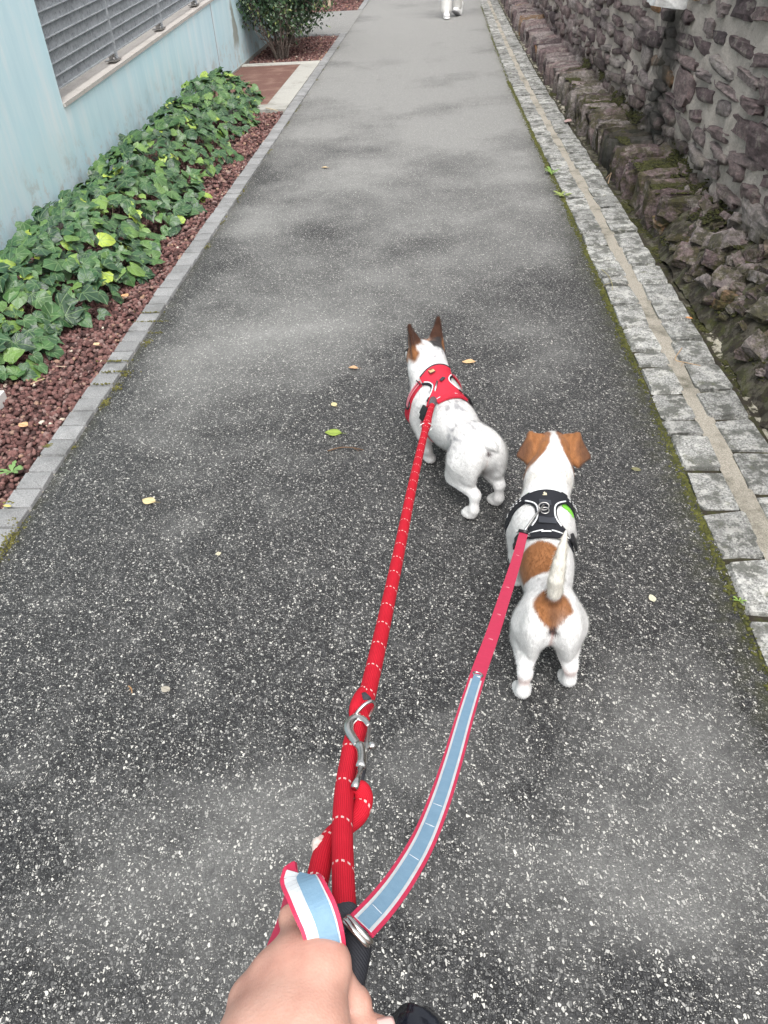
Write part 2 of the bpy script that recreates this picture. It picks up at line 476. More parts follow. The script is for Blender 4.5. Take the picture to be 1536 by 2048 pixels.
def m_mat():
    M = Mat('rusty herringbone mat'); p = M.pos(); s = M.sep(p)
    zig = M.math('PINGPONG', s[0], 0.035)
    w = M.math('FRACT', M.math('MULTIPLY', M.math('ADD', s[1], zig), 21.0))
    g = M.step(M.math('ABSOLUTE', M.math('SUBTRACT', w, 0.5)), 0.16, 0.34)
    c = M.mix(g, (0.075, 0.036, 0.028), (0.215, 0.105, 0.08))
    c = M.mix(M.step(M.noise(5, 5, p), .45, .7), c, (0.22, 0.13, 0.10))
    M.bump(g, 0.8, 0.006)
    return M.out(c, 0.85)
MAT_RUST = m_mat()

# ------------------------------------------------------------------ ground, path, kerb, gutter
box('ground', (-400, 400, -400, 400, -0.6, -0.09), MAT_GROUND)['kind'] = 'structure'
LX = -1.33
def path_sheet():
    ys = np.concatenate([np.arange(-0.6, 8, 0.045), np.arange(8, 26.01, 0.12)])
    us = np.linspace(0, 1, 48)
    V = np.array([[LX + (0.79 + rx(y) - LX) * u, y, 0.0] for y in ys for u in us])
    n = len(us)
    F = np.array([[i * n + j, i * n + j + 1, (i + 1) * n + j + 1, (i + 1) * n + j] for i in range(len(ys) - 1) for j in range(n - 1)])
    V[:, 2] += 0.006 * fbm(V * [1, 1, 0] + [3, 1, 0], 1.6, 3, 5)
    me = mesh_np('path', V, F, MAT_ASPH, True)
    x, y = V[:, 0], V[:, 1]
    big = fbm(V, 1.7, 4, 11) * 1.5
    film_sheen = np.interp(y, [0, 0.9, 1.6, 2.6, 3.6, 5.0, 6.5, 9, 26], [0.06, 0.0, -0.08, 0.10, 0.24, 0.46, 0.86, 1.12, 1.12]) + big  # paler with distance: dust film plus grazing sheen painted into the colour
    def blob(cx, cy, r1, r2, a):
        nonlocal film_sheen
        w = fbm(V, 3.2, 3, 23) * 0.9
        film_sheen = film_sheen + a * np.exp(-(((x - cx) / r1) ** 2 + ((y - cy) / r2) ** 2) * (1 + w))
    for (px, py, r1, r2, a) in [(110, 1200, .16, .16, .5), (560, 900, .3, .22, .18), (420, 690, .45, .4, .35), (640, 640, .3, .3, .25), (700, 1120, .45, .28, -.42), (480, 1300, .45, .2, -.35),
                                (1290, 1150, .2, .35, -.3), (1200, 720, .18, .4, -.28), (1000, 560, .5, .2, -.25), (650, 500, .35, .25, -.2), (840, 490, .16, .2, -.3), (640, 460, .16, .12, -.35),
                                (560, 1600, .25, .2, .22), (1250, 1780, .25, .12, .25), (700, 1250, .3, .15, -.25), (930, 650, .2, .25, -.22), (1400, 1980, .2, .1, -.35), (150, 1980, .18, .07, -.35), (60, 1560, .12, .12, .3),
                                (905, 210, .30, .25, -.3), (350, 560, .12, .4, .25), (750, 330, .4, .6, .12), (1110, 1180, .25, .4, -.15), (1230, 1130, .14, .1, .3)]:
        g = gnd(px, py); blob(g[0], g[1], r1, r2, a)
    edl = x - LX; edr = 0.79 + np.array([rx(v) for v in y]) - x
    nz = fbm(V, 5, 3, 31)
    film_sheen -= 0.55 * np.exp(-(edl / (0.14 * (1 + nz))) ** 2) * np.interp(y, [0, 5, 8], [1, .8, .25])
    film_sheen -= 0.42 * np.exp(-(edr / (0.12 * (1 + nz))) ** 2) * np.interp(y, [0, 5, 8], [1, .8, .35])
    alg = np.exp(-np.maximum(edr - 0.012 + nz * .06, 0) / (0.045 * (1 + 1.5 * nz))) * np.interp(y, [0, 4, 9], [1.15, .9, .35]) + 0.85 * np.exp(-np.maximum(edl + nz * .06, 0) / 0.02) * np.interp(y, [0, 5, 9], [.6, .5, .4])
    for nm, val in (('film_sheen', film_sheen), ('algae', alg)):
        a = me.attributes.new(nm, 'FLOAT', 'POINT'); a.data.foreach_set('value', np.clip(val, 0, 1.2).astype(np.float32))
    o = link('path', me); o['kind'] = 'structure'
path_sheet()
o = mk('side_path', [(-7, 13.34, .004), (LX - .0, 13.34, .004), (LX, 16.4, .004), (-7, 16.4, .004)], [(0, 1, 2, 3)], MAT_ASPH); o['kind'] = 'structure'
for nm, vv in (('film_sheen', .95), ('algae', 0.)):
    a = o.data.attributes.new(nm, 'FLOAT', 'POINT'); a.data.foreach_set('value', [vv] * 4)

def rounded_block(name, mat, bev=0.08, jit=0.03, seed=0, seg=1):
    """unit block (-.5...5)^2 x (-1..0) with worn edges"""
    rng = np.random.RandomState(seed); b = bev
    lo = [(-.5 + b, -.5), (.5 - b, -.5), (.5, -.5 + b), (.5, .5 - b), (.5 - b, .5), (-.5 + b, .5), (-.5, .5 - b), (-.5, -.5 + b)]
    V = []
    for (s, z) in ((1.0, -1.0), (1.0, -.22), (0.93, -.03)):
        for (x, y) in lo: V.append((x * s + rng.uniform(-jit, jit), y * s + rng.uniform(-jit, jit), z + rng.uniform(-.03, .03)))
    V.append((0, 0, rng.uniform(0, .06)))
    F = []
    for k in range(2):
        for j in range(8): F.append((k * 8 + j, k * 8 + (j + 1) % 8, k * 8 + 8 + (j + 1) % 8, k * 8 + 8 + j))
    for j in range(8): F.append((16 + j, 16 + (j + 1) % 8, 24))
    me = bpy.data.meshes.new(name); me.from_pydata(V, [], F); me.materials.append(mat); me.update()
    return me
rng = random.Random(3)
kerb = empty('kerb', (LX - 0.05, 1.0, 0)); kerb['kind'] = 'structure'
kb = [rounded_block('kerb_block', MAT_KERB, 0.05, 0.012, s) for s in range(5)]
y = 0.29
kx = -1.381
k = 0
while y < 13.3:
    o = link('kerb_block', kb[k % 5], kerb)
    L = 0.1012
    o.location = (kx + rng.uniform(-.0015, .0015) - kerb.location.x, y + L / 2 - 1.0, 0.012 + rng.uniform(-.002, .002))
    o.scale = (0.0995, L - 0.0035, 0.10); o.rotation_euler = (rng.uniform(-.008, .008), rng.uniform(-.01, .01), rng.uniform(-.012, .012))
    y += L; k += 1
y = 16.5
while y < 22:
    o = link('kerb_block', kb[k % 5], kerb)
    o.location = (kx - kerb.location.x, y + .05 - 1.0, 0.012); o.scale = (0.0995, 0.097, 0.1)
    y += 0.1012; k += 1
# short return of the kerb across the end of the second bed
x = -1.485
while x > -2.42:
    o = link('kerb_block', kb[k % 5], kerb)
    o.location = (x - kerb.location.x, 13.265 - 1.0, 0.008); o.scale = (0.097, 0.06, 0.1)
    x -= 0.1012; k += 1
def strip(name, x0, x1, y0, y1, z, mat, nx=8, dy=0.06, amp=0.0, s=9, seed=1, curve=True, attr=None):
    ys = np.arange(y0, y1, dy); xs = np.linspace(x0, x1, nx)
    V = np.array([[xx + (rx(yy) if curve else 0), yy, z] for yy in ys for xx in xs])
    V[:, 2] += amp * fbm(V, s, 4, seed)
    F = np.array([[i * nx + j, i * nx + j + 1, (i + 1) * nx + j + 1, (i + 1) * nx + j] for i in range(len(ys) - 1) for j in range(nx - 1)])
    me = mesh_np(name, V, F, mat, True)
    if attr:
        a = me.attributes.new(attr[0], 'FLOAT', 'POINT'); a.data.foreach_set('value', attr[1](V).astype(np.float32))
    return link(name, me)
box('kerb_bed', (-1.4365, -1.327, 0.4, 13.33, -0.088, -0.004), MAT_SAND)['kind'] = 'structure'
gut = empty('gutter', (0.95, 1.0, 0)); gut['kind'] = 'structure'
g = strip('mortar_bed', 0.7895, 1.12, 0.4, 26, -0.006, MAT_SOIL, 9, 0.05, 0.008, 14, 4)
g.parent = gut; g.location = (-0.95, -1.0, 0)
g = strip('sand_joint', 0.905, 0.972, 0.4, 26, 0.0035, MAT_SAND, 6, 0.04, 0.010, 17, 6)
g.parent = gut; g.location = (-0.95, -1.0, 0)
sb = [rounded_block('sett', MAT_SETT, 0.06, 0.04, 40 + s) for s in range(8)]
def lay_row(xc, wd, y, y1, seedoff, zt):
    k = seedoff
    while y < y1:
        L = rng.uniform(0.19, 0.25)
        if rng.random() < 0.12: L = rng.uniform(.08, .13)
        o = link('sett', sb[k % 8], gut)
        w = wd * rng.uniform(0.96, 1.03)
        o.location = (xc + rx(y + L / 2) + rng.uniform(-.004, .004) - 0.95, y + L / 2 - 1.0, zt + rng.uniform(-.004, .005))
        o.scale = (w, L - rng.uniform(.010, .022), 0.09)
        o.rotation_euler = (rng.uniform(-.015, .015), rng.uniform(-.02, .02), rng.uniform(-.03, .03))
        y += L; k += 3
lay_row(0.853, 0.128, 1.0, 19, 0, 0.009)
lay_row(1.030, 0.142, 1.1, 19, 1, 0.012)
verge = strip('verge', 1.09, 1.50, 0.4, 26, -0.012, MAT_SOIL, 18, 0.04, 0.05, 11, 9,
              attr=('lime', lambda V: np.clip(np.interp(V[:, 1], [2.0, 2.2, 3.1, 3.5, 6, 7.5, 26], [.9, 1, 1, .15, .2, .9, 1.]) * np.exp(-((V[:, 0] - 1.155 - np.array([rx(v) for v in V[:, 1]])) / .05) ** 2), 0, 1)))
verge['kind'] = 'structure'

# moss cushions along the joint between asphalt and setts, and on the kerb
def lumps(name, C, R, mat, flat=0.6, seed=0, rnd=None, jit=0.25):
    """many small rough pebbles or cushions as one mesh"""
    t = (1 + 5 ** .5) / 2
    iv = np.array([(-1, t, 0), (1, t, 0), (-1, -t, 0), (1, -t, 0), (0, -1, t), (0, 1, t), (0, -1, -t), (0, 1, -t), (t, 0, -1), (t, 0, 1), (-t, 0, -1), (-t, 0, 1)], float)
    iv /= np.linalg.norm(iv[0])
    fv = np.array([(0, 11, 5), (0, 5, 1), (0, 1, 7), (0, 7, 10), (0, 10, 11), (1, 5, 9), (5, 11, 4), (11, 10, 2), (10, 7, 6), (7, 1, 8), (3, 9, 4), (3, 4, 2), (3, 2, 6), (3, 6, 8), (3, 8, 9), (4, 9, 5), (2, 4, 11), (6, 2, 10), (8, 6, 7), (9, 8, 1)])
    r = np.random.RandomState(seed); n = len(C)
    A = r.normal(size=(n, 3, 3)); Q = np.linalg.qr(A)[0]
    sc = r.uniform(0.65, 1.25, (n, 1, 3))
    V = iv[None] * sc * (1 + r.uniform(-jit, jit, (n, 12, 1)))
    V = np.einsum('nij,nkj->nki', Q, V)
    V[:, :, 2] *= flat
    V = V * np.asarray(R).reshape(-1, 1, 1) + np.asarray(C)[:, None, :]
    F = (fv[None] + (np.arange(n) * 12)[:, None, None]).reshape(-1, 3)
    me = mesh_np(name, V.reshape(-1, 3), F, mat)
    a = me.attributes.new('rnd', 'FLOAT', 'POINT')
    a.data.foreach_set('value', np.repeat(rnd if rnd is not None else r.rand(n), 12).astype(np.float32))
    return me
rs = np.random.RandomState(12)
N_ = 9000
yy = np.where(rs.rand(N_) < .8, rs.uniform(1.0, 9, N_), rs.uniform(5, 16, N_)); Y3 = np.stack([yy, yy * 0, yy * 0], 1)
yy = yy[rs.rand(N_) < 0.75 + 1.7 * fbm(Y3, 2.3, 3, 2) + 0.9 * fbm(Y3, 11, 2, 3)]
C = np.stack([np.array([0.787 + rx(v) for v in yy]) - np.abs(rs.normal(0, 0.013, len(yy))) + rs.uniform(-.004, .006, len(yy)), yy, yy * 0 + .001], 1); Rr = rs.uniform(.0025, .006, len(yy))
o = link('edge_moss', lumps('edge_moss', np.array(C), Rr, m_moss('bright moss', (0.022, 0.027, 0.006), (0.15, 0.15, 0.028), 30), 0.7, 5))
prop(o, 'thin line of yellow-green moss along the edge between asphalt and stone setts', 'moss', kind='stuff')
C = []; Rr = []
for px, py, n, sx, sy in [(628 * .3418, 0, 0, 0, 0)] + [(x0 * .3418, 450 + y0 * .3418, n, sx, sy) for x0, y0, n, sx, sy in
        [(880, 525, 40, .03, .004), (895, 578, 60, .04, .004), (895, 632, 30, .02, .006), (860, 690, 50, .012, .02), (690, 810, 60, .035, .004), (690, 873, 60, .04, .005), (735, 872, 50, .012, .012), (610, 945, 26, .03, .003), (690, 952, 50, .012, .014),
         (615, 1045, 80, .012, .022), (285, 1312, 40, .008, .006), (425, 1305, 18, .006, .006), (60, 1850, 160, .012, .05), (20, 1900, 120, .012, .05), (1215, 125, 30, .01, .02), (30, 1640, 14, .02, .003), (75, 1740, 14, .006, .006)]]:
    if not n: continue
    g0 = gnd(px, py)
    for _ in range(n):
        C.append((g0[0] + rs.normal(0, sx), g0[1] + rs.normal(0, sy), 0.013 if g0[0] + 0 < LX - .005 else 0.002)); Rr.append(rs.uniform(.002, .0045))
yl = rs.uniform(4, 13, 900); yl = yl[fbm(np.stack([yl, yl * 0 + 5, yl * 0], 1), 3.1, 3, 8) > .05]
for yy in yl:
    C.append((LX + rs.normal(0, .008), yy, 0.002)); Rr.append(rs.uniform(.003, .006))
o = link('kerb_moss', lumps('kerb_moss', np.array(C), Rr, m_moss('yellow moss', (0.05, 0.05, 0.012), (0.22, 0.20, 0.05), 40), 0.6, 6))
prop(o, 'small tufts of yellow moss growing in the joints of the grey kerb', 'moss', kind='stuff')
# ------------------------------------------------------------------ planting beds with red gravel
def bed(name, x0, x1, y0, y1, z):
    o = strip(name, x0, x1, y0, y1, z, MAT_GRAVBED, 20, 0.05, 0.03, 6, 15, curve=False)
    o['kind'] = 'structure'; return o
bed('planting_bed', -2.405, -1.437, 0.6, 8.03, -0.028)
bed('planting_bed', -2.405, -1.437, 10.83, 13.25, -0.02)
bed('planting_bed', -7, -1.437, 16.45, 24, -0.02)
def gravel(name, n, x0, x1, y0, y1, r0, r1, seed, label, z=-0.022):
    r = np.random.RandomState(seed)
    C = np.stack([r.uniform(x0, x1, n), r.uniform(y0, y1, n), np.zeros(n)], 1)
    C[:, 2] = z + 0.03 * fbm(C, 6, 4, 15) + r.uniform(0, .013, n)
    v = r.rand(n)
    me = lumps(name, C, r.uniform(r0, r1, n), MAT_GRAV, 0.8, seed, v, 0.3)
    prop(link(name, me), label, 'gravel', kind='stuff')
gravel('gravel', 16500, -2.36, -1.438, 0.8, 4.6, .007, .0145, 1, 'loose dark red lava gravel in the bed beside the grey kerb')
gravel('gravel', 7500, -2.36, -1.438, 4.6, 8.0, .009, .016, 2, 'dark red lava gravel at the far end of the ivy bed')
gravel('gravel', 3800, -2.38, -1.44, 10.86, 13.2, .012, .022, 3, 'dark red gravel around the foot of the big bush')
gravel('gravel', 2500, -4.2, -1.44, 16.5, 19, .014, .026, 4, 'dark red gravel in the farthest bed, at the foot of the slim tree')

# concrete pad with the rust-red mat
pad = empty('concrete_pad', (-1.92, 9.4, 0)); prop(pad, 'pale concrete frame set in the bed around a rust-red mat', 'slab')
def rel(o, p): o.parent = p; o.matrix_parent_inverse = Matrix.Translation(-Vector(p.location)); return o
for b in ((-2.40, -1.436, 8.04, 8.28, -.08, .012), (-2.40, -1.436, 10.66, 10.82, -.08, .014), (-1.66, -1.436, 8.2805, 10.6595, -.08, .011)):
    rel(box('rim', b, MAT_CONC, None, 0.004), pad)
prop(box('floor_mat', (-2.40, -1.663, 8.283, 10.657, -.06, .004), MAT_RUST), 'rust-red ribbed floor mat set in the pale concrete pad', 'mat')
prop(box('white_slab', (-1.97, -1.755, 2.45, 2.66, -.05, .028), plain('white stone', (0.72, 0.71, 0.68), .5, .04), None, .004), 'white stone slab lying on the red gravel at the left edge', 'slab')

# ------------------------------------------------------------------ pale blue wall with galvanised grating
SILL0, SLOPE, YW = 0.565, 0.0455, 5.38
def sill(y): return SILL0 + SLOPE * (y - YW)
def blue_wall():
    P = [(-3, -.3), (13.4, -.3), (13.4, sill(13.4)), (YW, sill(YW)), (YW, 3.0), (-3, 3.0)]
    V = [(-2.40, y, z) for y, z in P] + [(-2.68, y, z) for y, z in P]
    n = len(P)
    F = [tuple(range(n)), tuple(range(n, 2 * n))[::-1]] + [(i, i + n, (i + 1) % n + n, (i + 1) % n) for i in range(n)]
    root = empty('blue_wall', (-2.54, 5, 0))
    prop(root, 'pale blue painted wall with peeling streaks along the left side of the path', 'wall')
    w = mk('wall_body', V, [f[::-1] for f in F], MAT_BLUE); rel(w, root)
    c = box('coping', (-2.69, -2.386, YW + .003, 13.41, sill(YW) + .001, sill(YW) + .026), MAT_SILL, None, 0.0, SLOPE, YW + .003); rel(c, root)
    j = box('expansion_joint', (-2.4005, -2.3975, 9.60, 9.625, -.05, sill(9.6) - .003), plain('grey sealant', (0.36, 0.40, 0.44), .7)); rel(j, root)
    # hairline skirting where the render stops above the bed
    s = box('footing', (-2.41, -2.392, 0.5, 13.3, -.1, .022), MAT_CONC); rel(s, root)
blue_wall()
XG = -2.452
edges = [YW + .02, 6.66, 7.95, 9.25, 10.55, 11.85, 13.15]
which = ['nearest', 'second', 'third', 'fourth', 'fifth', 'farthest']
for i in range(6):
    y0, y1 = edges[i] + .008, edges[i + 1] - .008
    z0 = sill(y0) + .085; H = 1.35
    p = empty('grating_panel', (XG, y0, z0))
    prop(p, f'{which[i]} galvanised steel grating panel standing on the blue wall', 'grating', 'grating panels on the blue wall')
    def sb_(nm, b, bev=0.0, mat=MAT_GALV): return rel(box(nm, b, mat, None, bev, SLOPE, y0), p)
    sb_('post', (XG - .03, XG + .012, y0 - .006, y0 + .006, z0 - .055, z0 + H))
    if i == 5: sb_('post', (XG - .03, XG + .012, y1 - .006, y1 + .006, z0 - .055, z0 + H))
    for k in range(20):
        zz = z0 + k * .0695
        sb_('cross_bar', (XG - .004, XG + .010, y0 + .0065, y1 - .0065, zz - .0028, zz + .0028) if k else (XG - .03, XG + .011, y0 + .0065, y1 - .0065, zz - .003, zz + .006))
    V = []; F = []
    for q in np.arange(y0 + .025, y1 - .015, .0235):
        a = len(V); V += [(x, y, z + SLOPE * (y - y0)) for x, y, z in boxv(XG - .03, XG + .004, q - .0013, q + .0013, z0 + .007, z0 + H - .01)]
        F += [tuple(a + t for t in f) for f in BOXF]
    b = mk('bearing_bars', V, F, MAT_GALV); b['kind'] = 'stuff'; rel(b, p)
    f0 = sill(y1) + .028
    rel(box('base_plate', (XG - .045, XG + .035, y1 - .13, y1 + .025, f0 + .006, f0 + .016), MAT_DSTEEL), p)
    rel(box('bracket', (XG - .026, XG + .0, y1 - .03, y1 - .012, f0 + .0165, f0 + .075), MAT_DSTEEL), p)
    rel(box('bracket', (XG - .026, XG + .0, y1 - .085, y1 - .075, f0 + .0165, f0 + .055), MAT_DSTEEL), p)
    rel(tube('bolt', [(XG + .02, y1 - .10, f0 + .0155), (XG + .02, y1 - .10, f0 + .030)], .006, MAT_DSTEEL, None, 6), p)
tw_m = plain('dry twig', (0.20, 0.14, 0.09), .9)
yard = mk('yard_wall', boxv(-6.3, -6.1, -3, 13.4, -.3, 3.2), BOXF, MAT_SILL); prop(yard, 'plain beige wall of the yard behind the steel grating', 'wall')

# ------------------------------------------------------------------ ivy
def m_ivy(joined):
    M = Mat('ivy leaf'); uv = M.sep(M.uv())
    r = M.n('Attribute', {'attribute_name': 'rnd'}).outputs['Fac'] if joined else M.n('ObjectInfo').outputs['Random']
    c = M.ramp(r, [(0.0, (0.017, 0.046, 0.022)), (0.35, (0.031, 0.082, 0.030)), (0.68, (0.054, 0.122, 0.036)), (0.86, (0.085, 0.165, 0.040)), (0.95, (0.15, 0.25, 0.045)), (1.0, (0.33, 0.42, 0.06))])
    n1 = M.noise(7, 4, M.uv()); n1 = M.noise(22, 4, M.pos())
    c = M.mix(0.7, c, M.ramp(n1, [(.3, .65), (.7, 1.35)]), 'MULTIPLY')
    dmin = None
    yb = M.math('SUBTRACT', uv[1], 0.08)
    for a in (0, 38, -38, 78, -78):
        ca, sa = math.cos(math.radians(a)), math.sin(math.radians(a))
        al = M.math('ADD', M.math('MULTIPLY', uv[0], sa), M.math('MULTIPLY', yb, ca))
        ac = M.math('ABSOLUTE', M.math('SUBTRACT', M.math('MULTIPLY', uv[0], ca), M.math('MULTIPLY', yb, sa)))
        d = M.math('ADD', ac, M.math('MULTIPLY', M.math('LESS_THAN', al, 0.0), 1.0))
        dmin = d if dmin is None else M.math('MINIMUM', dmin, d)
    v = M.math('SUBTRACT', 1.0, M.step(dmin, 0.008, 0.034))
    c = M.mix(M.math('MULTIPLY', v, 0.55), c, (0.17, 0.26, 0.11))
    M.bump(M.math('SUBTRACT', M.noise(5, 2, M.uv()), M.math('MULTIPLY', v, 0.6)), 0.5, 0.006)
    return M.out(c, M.ramp(n1, [(0.3, 0.32), (0.7, 0.5)]), Specular_IOR_Level=0.55)
MAT_IVY, MAT_IVYJ = m_ivy(False), m_ivy(True)
def leaf_geo(seed, kind=0):
    r = np.random.RandomState(seed)
    if kind == 0: half = [(0, .06), (.20, -.05), (.42, .02), (.56, .26), (.40, .43), (.44, .66), (.22, .74), (0, 1.04)]
    elif kind == 1: half = [(0, .05), (.24, -.08), (.46, .08), (.50, .32), (.44, .50), (.32, .66), (.17, .82), (0, .98)]
    else: half = [(0, .08), (.18, .0), (.36, .06), (.62, .34), (.34, .42), (.30, .58), (.17, .78), (0, 1.12)]
    mid = [.06, .10, .2, .34, .45, .6, .76, None]
    V = []; UV = []; F = []
    fold, droop, wav = r.uniform(.12, .42), r.uniform(.08, .34), r.uniform(-.06, .06)
    def add(x, y):
        z = fold * abs(x) ** 1.3 - droop * (y - .3) ** 2 - .32 * abs(x) ** 2.2 + wav * math.sin(9 * y + 4 * x) + .05 * math.sin(7 * x + seed)
        V.append((x, y, z)); UV.append((x, y)); return len(V) - 1
    M = [add(0, half[i][1] if mid[i] is None else mid[i]) for i in range(8)]
    for s in (1, -1):
        O = [add(s * half[i][0] * r.uniform(.9, 1.08), half[i][1] * r.uniform(.95, 1.05)) if 0 < i < 7 else M[i] for i in range(8)]
        I = [add(s * half[i][0] * .55, (half[i][1] + mid[i] * .8) / 1.8) if 0 < i < 7 else M[i] for i in range(8)]
        for i in range(7):
            for A, B in ((M, I), (I, O)):
                q = [A[i], B[i], B[i + 1], A[i + 1]]
                q = [v for k, v in enumerate(q) if v not in q[:k]]
                if len(q) >= 3: F.append(q if s > 0 else q[::-1])
    return V, F, UV
def leaf_mesh(seed, kind, mat, name='leaf'):
    V, F, UV = leaf_geo(seed, kind)
    me = bpy.data.meshes.new(name); me.from_pydata(V, [], F); me.update(); me.materials.append(mat)
    ul = me.uv_layers.new(name='uv')
    for lp in me.loops: ul.data[lp.index].uv = UV[lp.vertex_index]
    me.polygons.foreach_set('use_smooth', [True] * len(me.polygons))
    return me
def frame(n, d):
    n = unit(n); d = np.asarray(d, float); d = unit(d - n * np.dot(d, n)); return np.stack([np.cross(d, n), d, n], 1)
def join_leaves(name, items, geos, mat):
    """items: (geo index, pos, 3x3, scale, rnd)"""
    VV, FF, UU, RR = [], [], [], []; off = 0
    for gi, p, B, s, r in items:
        V, F, UV = geos[gi]
        VV.append((np.array(V) * s) @ B.T + p); FF += [tuple(a + off for a in f) for f in F]; UU += UV; RR += [r] * len(V); off += len(V)
    me = bpy.data.meshes.new(name); me.from_pydata(np.vstack(VV).tolist(), [], FF); me.update(); me.materials.append(mat)
    ul = me.uv_layers.new(name='uv')
    vi = np.empty(len(me.loops), np.int32); me.loops.foreach_get('vertex_index', vi)
    ul.data.foreach_set('uv', np.array(UU, np.float32)[vi].ravel())
    a = me.attributes.new('rnd', 'FLOAT', 'POINT'); a.data.foreach_set('value', np.array(RR, np.float32))
    me.polygons.foreach_set('use_smooth', [True] * len(me.polygons))
    return me
def ivy():
    r = np.random.RandomState(21)
    kinds = [(i, (0, 1, 1, 1, 0, 1, 2, 1)[i]) for i in range(8)]
    meshes = [leaf_mesh(s, k, MAT_IVY) for s, k in kinds]; geos = [leaf_geo(s, k) for s, k in kinds]
    def edge(y): return np.interp(y, [2.6, 2.85, 3.0, 3.3, 4.0, 4.6, 5.4, 6.4, 7.5, 8.3, 8.8], [-2.0, -1.80, -1.72, -1.64, -1.62, -1.60, -1.63, -1.66, -1.69, -1.72, -1.95]) + .05 * np.sin(y * 5.3) + .03 * np.sin(y * 11 + 1)
    def height(x, y):
        t = np.maximum((edge(y) - x) / .62, 0)
        h = .25 * np.minimum(1, t * 1.9) ** .7 * (1 - .35 * np.maximum(0, t - .75) / .4)
        n = .14 * fbm(np.stack([x, y, x * 0], 1), 3.2, 2, 4)
        return np.maximum(0.02, h + n) * np.interp(y, [2.6, 3.1, 8.3, 8.8], [.25, .85, 1.1, .7]) * (t > 0)
    root = empty('ivy_plant', (-1.9, 5.5, 0)); prop(root, 'low row of glossy green ivy growing along the blue wall', 'ivy')
    n0 = 2300
    Yc = 2.65 + (8.75 - 2.65) * r.rand(n0) ** 1.12; Xc = edge(Yc) - r.uniform(0, .74, n0) ** .95 + .02
    k = Xc > -2.30; Xc, Yc = Xc[k], Yc[k]
    Hc_ = height(Xc, Yc); GX = (height(Xc + .04, Yc) - height(Xc - .04, Yc)) / .08; GY = (height(Xc, Yc + .04) - height(Xc, Yc - .04)) / .08
    items = []
    for xx, yy, h, gx, gy in zip(Xc, Yc, Hc_, GX, GY):
        lay = r.choice([1.0, 1.0, .75, .5], p=[.4, .25, .22, .13])
        z = h * lay + r.uniform(-.015, .025) + .01
        n = np.array([-gx * .75, -gy * .75 - .30, 1.0]) + r.normal(0, .34, 3) * [1, 1, .3]
        d = np.array([.65, -.45, -.3]) + r.normal(0, .7, 3)
        s = r.uniform(.048, .112) * (1.0 if lay > .8 else .85) * float(np.interp(yy, [3, 6], [1.0, .92]))
        v = r.rand()
        if v > .93 and r.rand() < .5: s *= .6
        items.append((r.randint(8), np.array([xx, yy, max(z, .012)]), frame(n, d), s, v, lay))
    order = sorted(range(len(items)), key=lambda i: items[i][1][1] + (1 - items[i][5]) * 4.0)
    near = set(order[:300])
    rest = []
    for i, (gi, p, B, s, v, lay) in enumerate(items):
        if i in near:
            o = link('leaf', meshes[gi], root)
            o.matrix_basis = Matrix.Translation(-Vector(root.location)) @ (Matrix.Translation(Vector(p)) @ Matrix(B.tolist()).to_4x4() @ Matrix.Scale(s, 4))
        else: rest.append((gi, p, B, s, v))
    o = link('leaf_mass', join_leaves('leaf_mass', rest, geos, MAT_IVYJ)); o['kind'] = 'stuff'; rel(o, root)
    sm = plain('ivy stem', (0.12, 0.10, 0.06), .8)
    V, F = [], []
    for i in range(240):
        gi, p, B, s, v, lay = items[r.randint(len(items))]
        q = np.array([p[0] - r.uniform(.0, .12), p[1] + r.uniform(-.06, .12), -.01])
        v_, f_, _ = tube_data([q, (q + p) / 2 + [0, 0, .03], p + B[:, 1] * s * .1], [.0028, .002, .0016], 5)
        a = len(V); V += list(v_); F += [tuple(a + t for t in f) for f in f_]
    o = mk('stem', V, F, sm, None, True); o['kind'] = 'stuff'; rel(o, root)
    return geos
IVY_GEO = ivy()

# ------------------------------------------------------------------ bush and far tree
def m_bush(name, cols):
    M = Mat(name); r = M.n('Attribute', {'attribute_name': 'rnd'}).outputs['Fac']
    return M.out(M.ramp(r, cols), 0.42)
def crown(name, n, c, rad, mat, seed, size, zmin, hollow=.55):
    r = np.random.RandomState(seed)
    geo = [([(0, 0, 0), (.28, .45, .06), (0, 1, -.05), (-.28, .45, .06), (0, .5, -.03)], [(0, 1, 4), (1, 2, 4), (2, 3, 4), (3, 0, 4)], [(0, 0)] * 5)]
    cl = r.normal(size=(46, 3)); cl /= np.linalg.norm(cl, axis=1)[:, None]; cl *= r.uniform(.55, 1.0, (46, 1))
    items = []
    while len(items) < n:
        k = r.randint(46)
        q = cl[k] + r.normal(0, .19, 3)
        p = np.array(c) + q * np.array(rad)
        if p[2] < zmin + .18 * r.rand(): continue
        nn = unit(q) + r.normal(0, .6, 3) + [0, 0, .5]
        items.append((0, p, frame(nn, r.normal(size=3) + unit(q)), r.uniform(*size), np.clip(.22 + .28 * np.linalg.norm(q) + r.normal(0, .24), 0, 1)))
    return join_leaves(name, items, geo, mat)
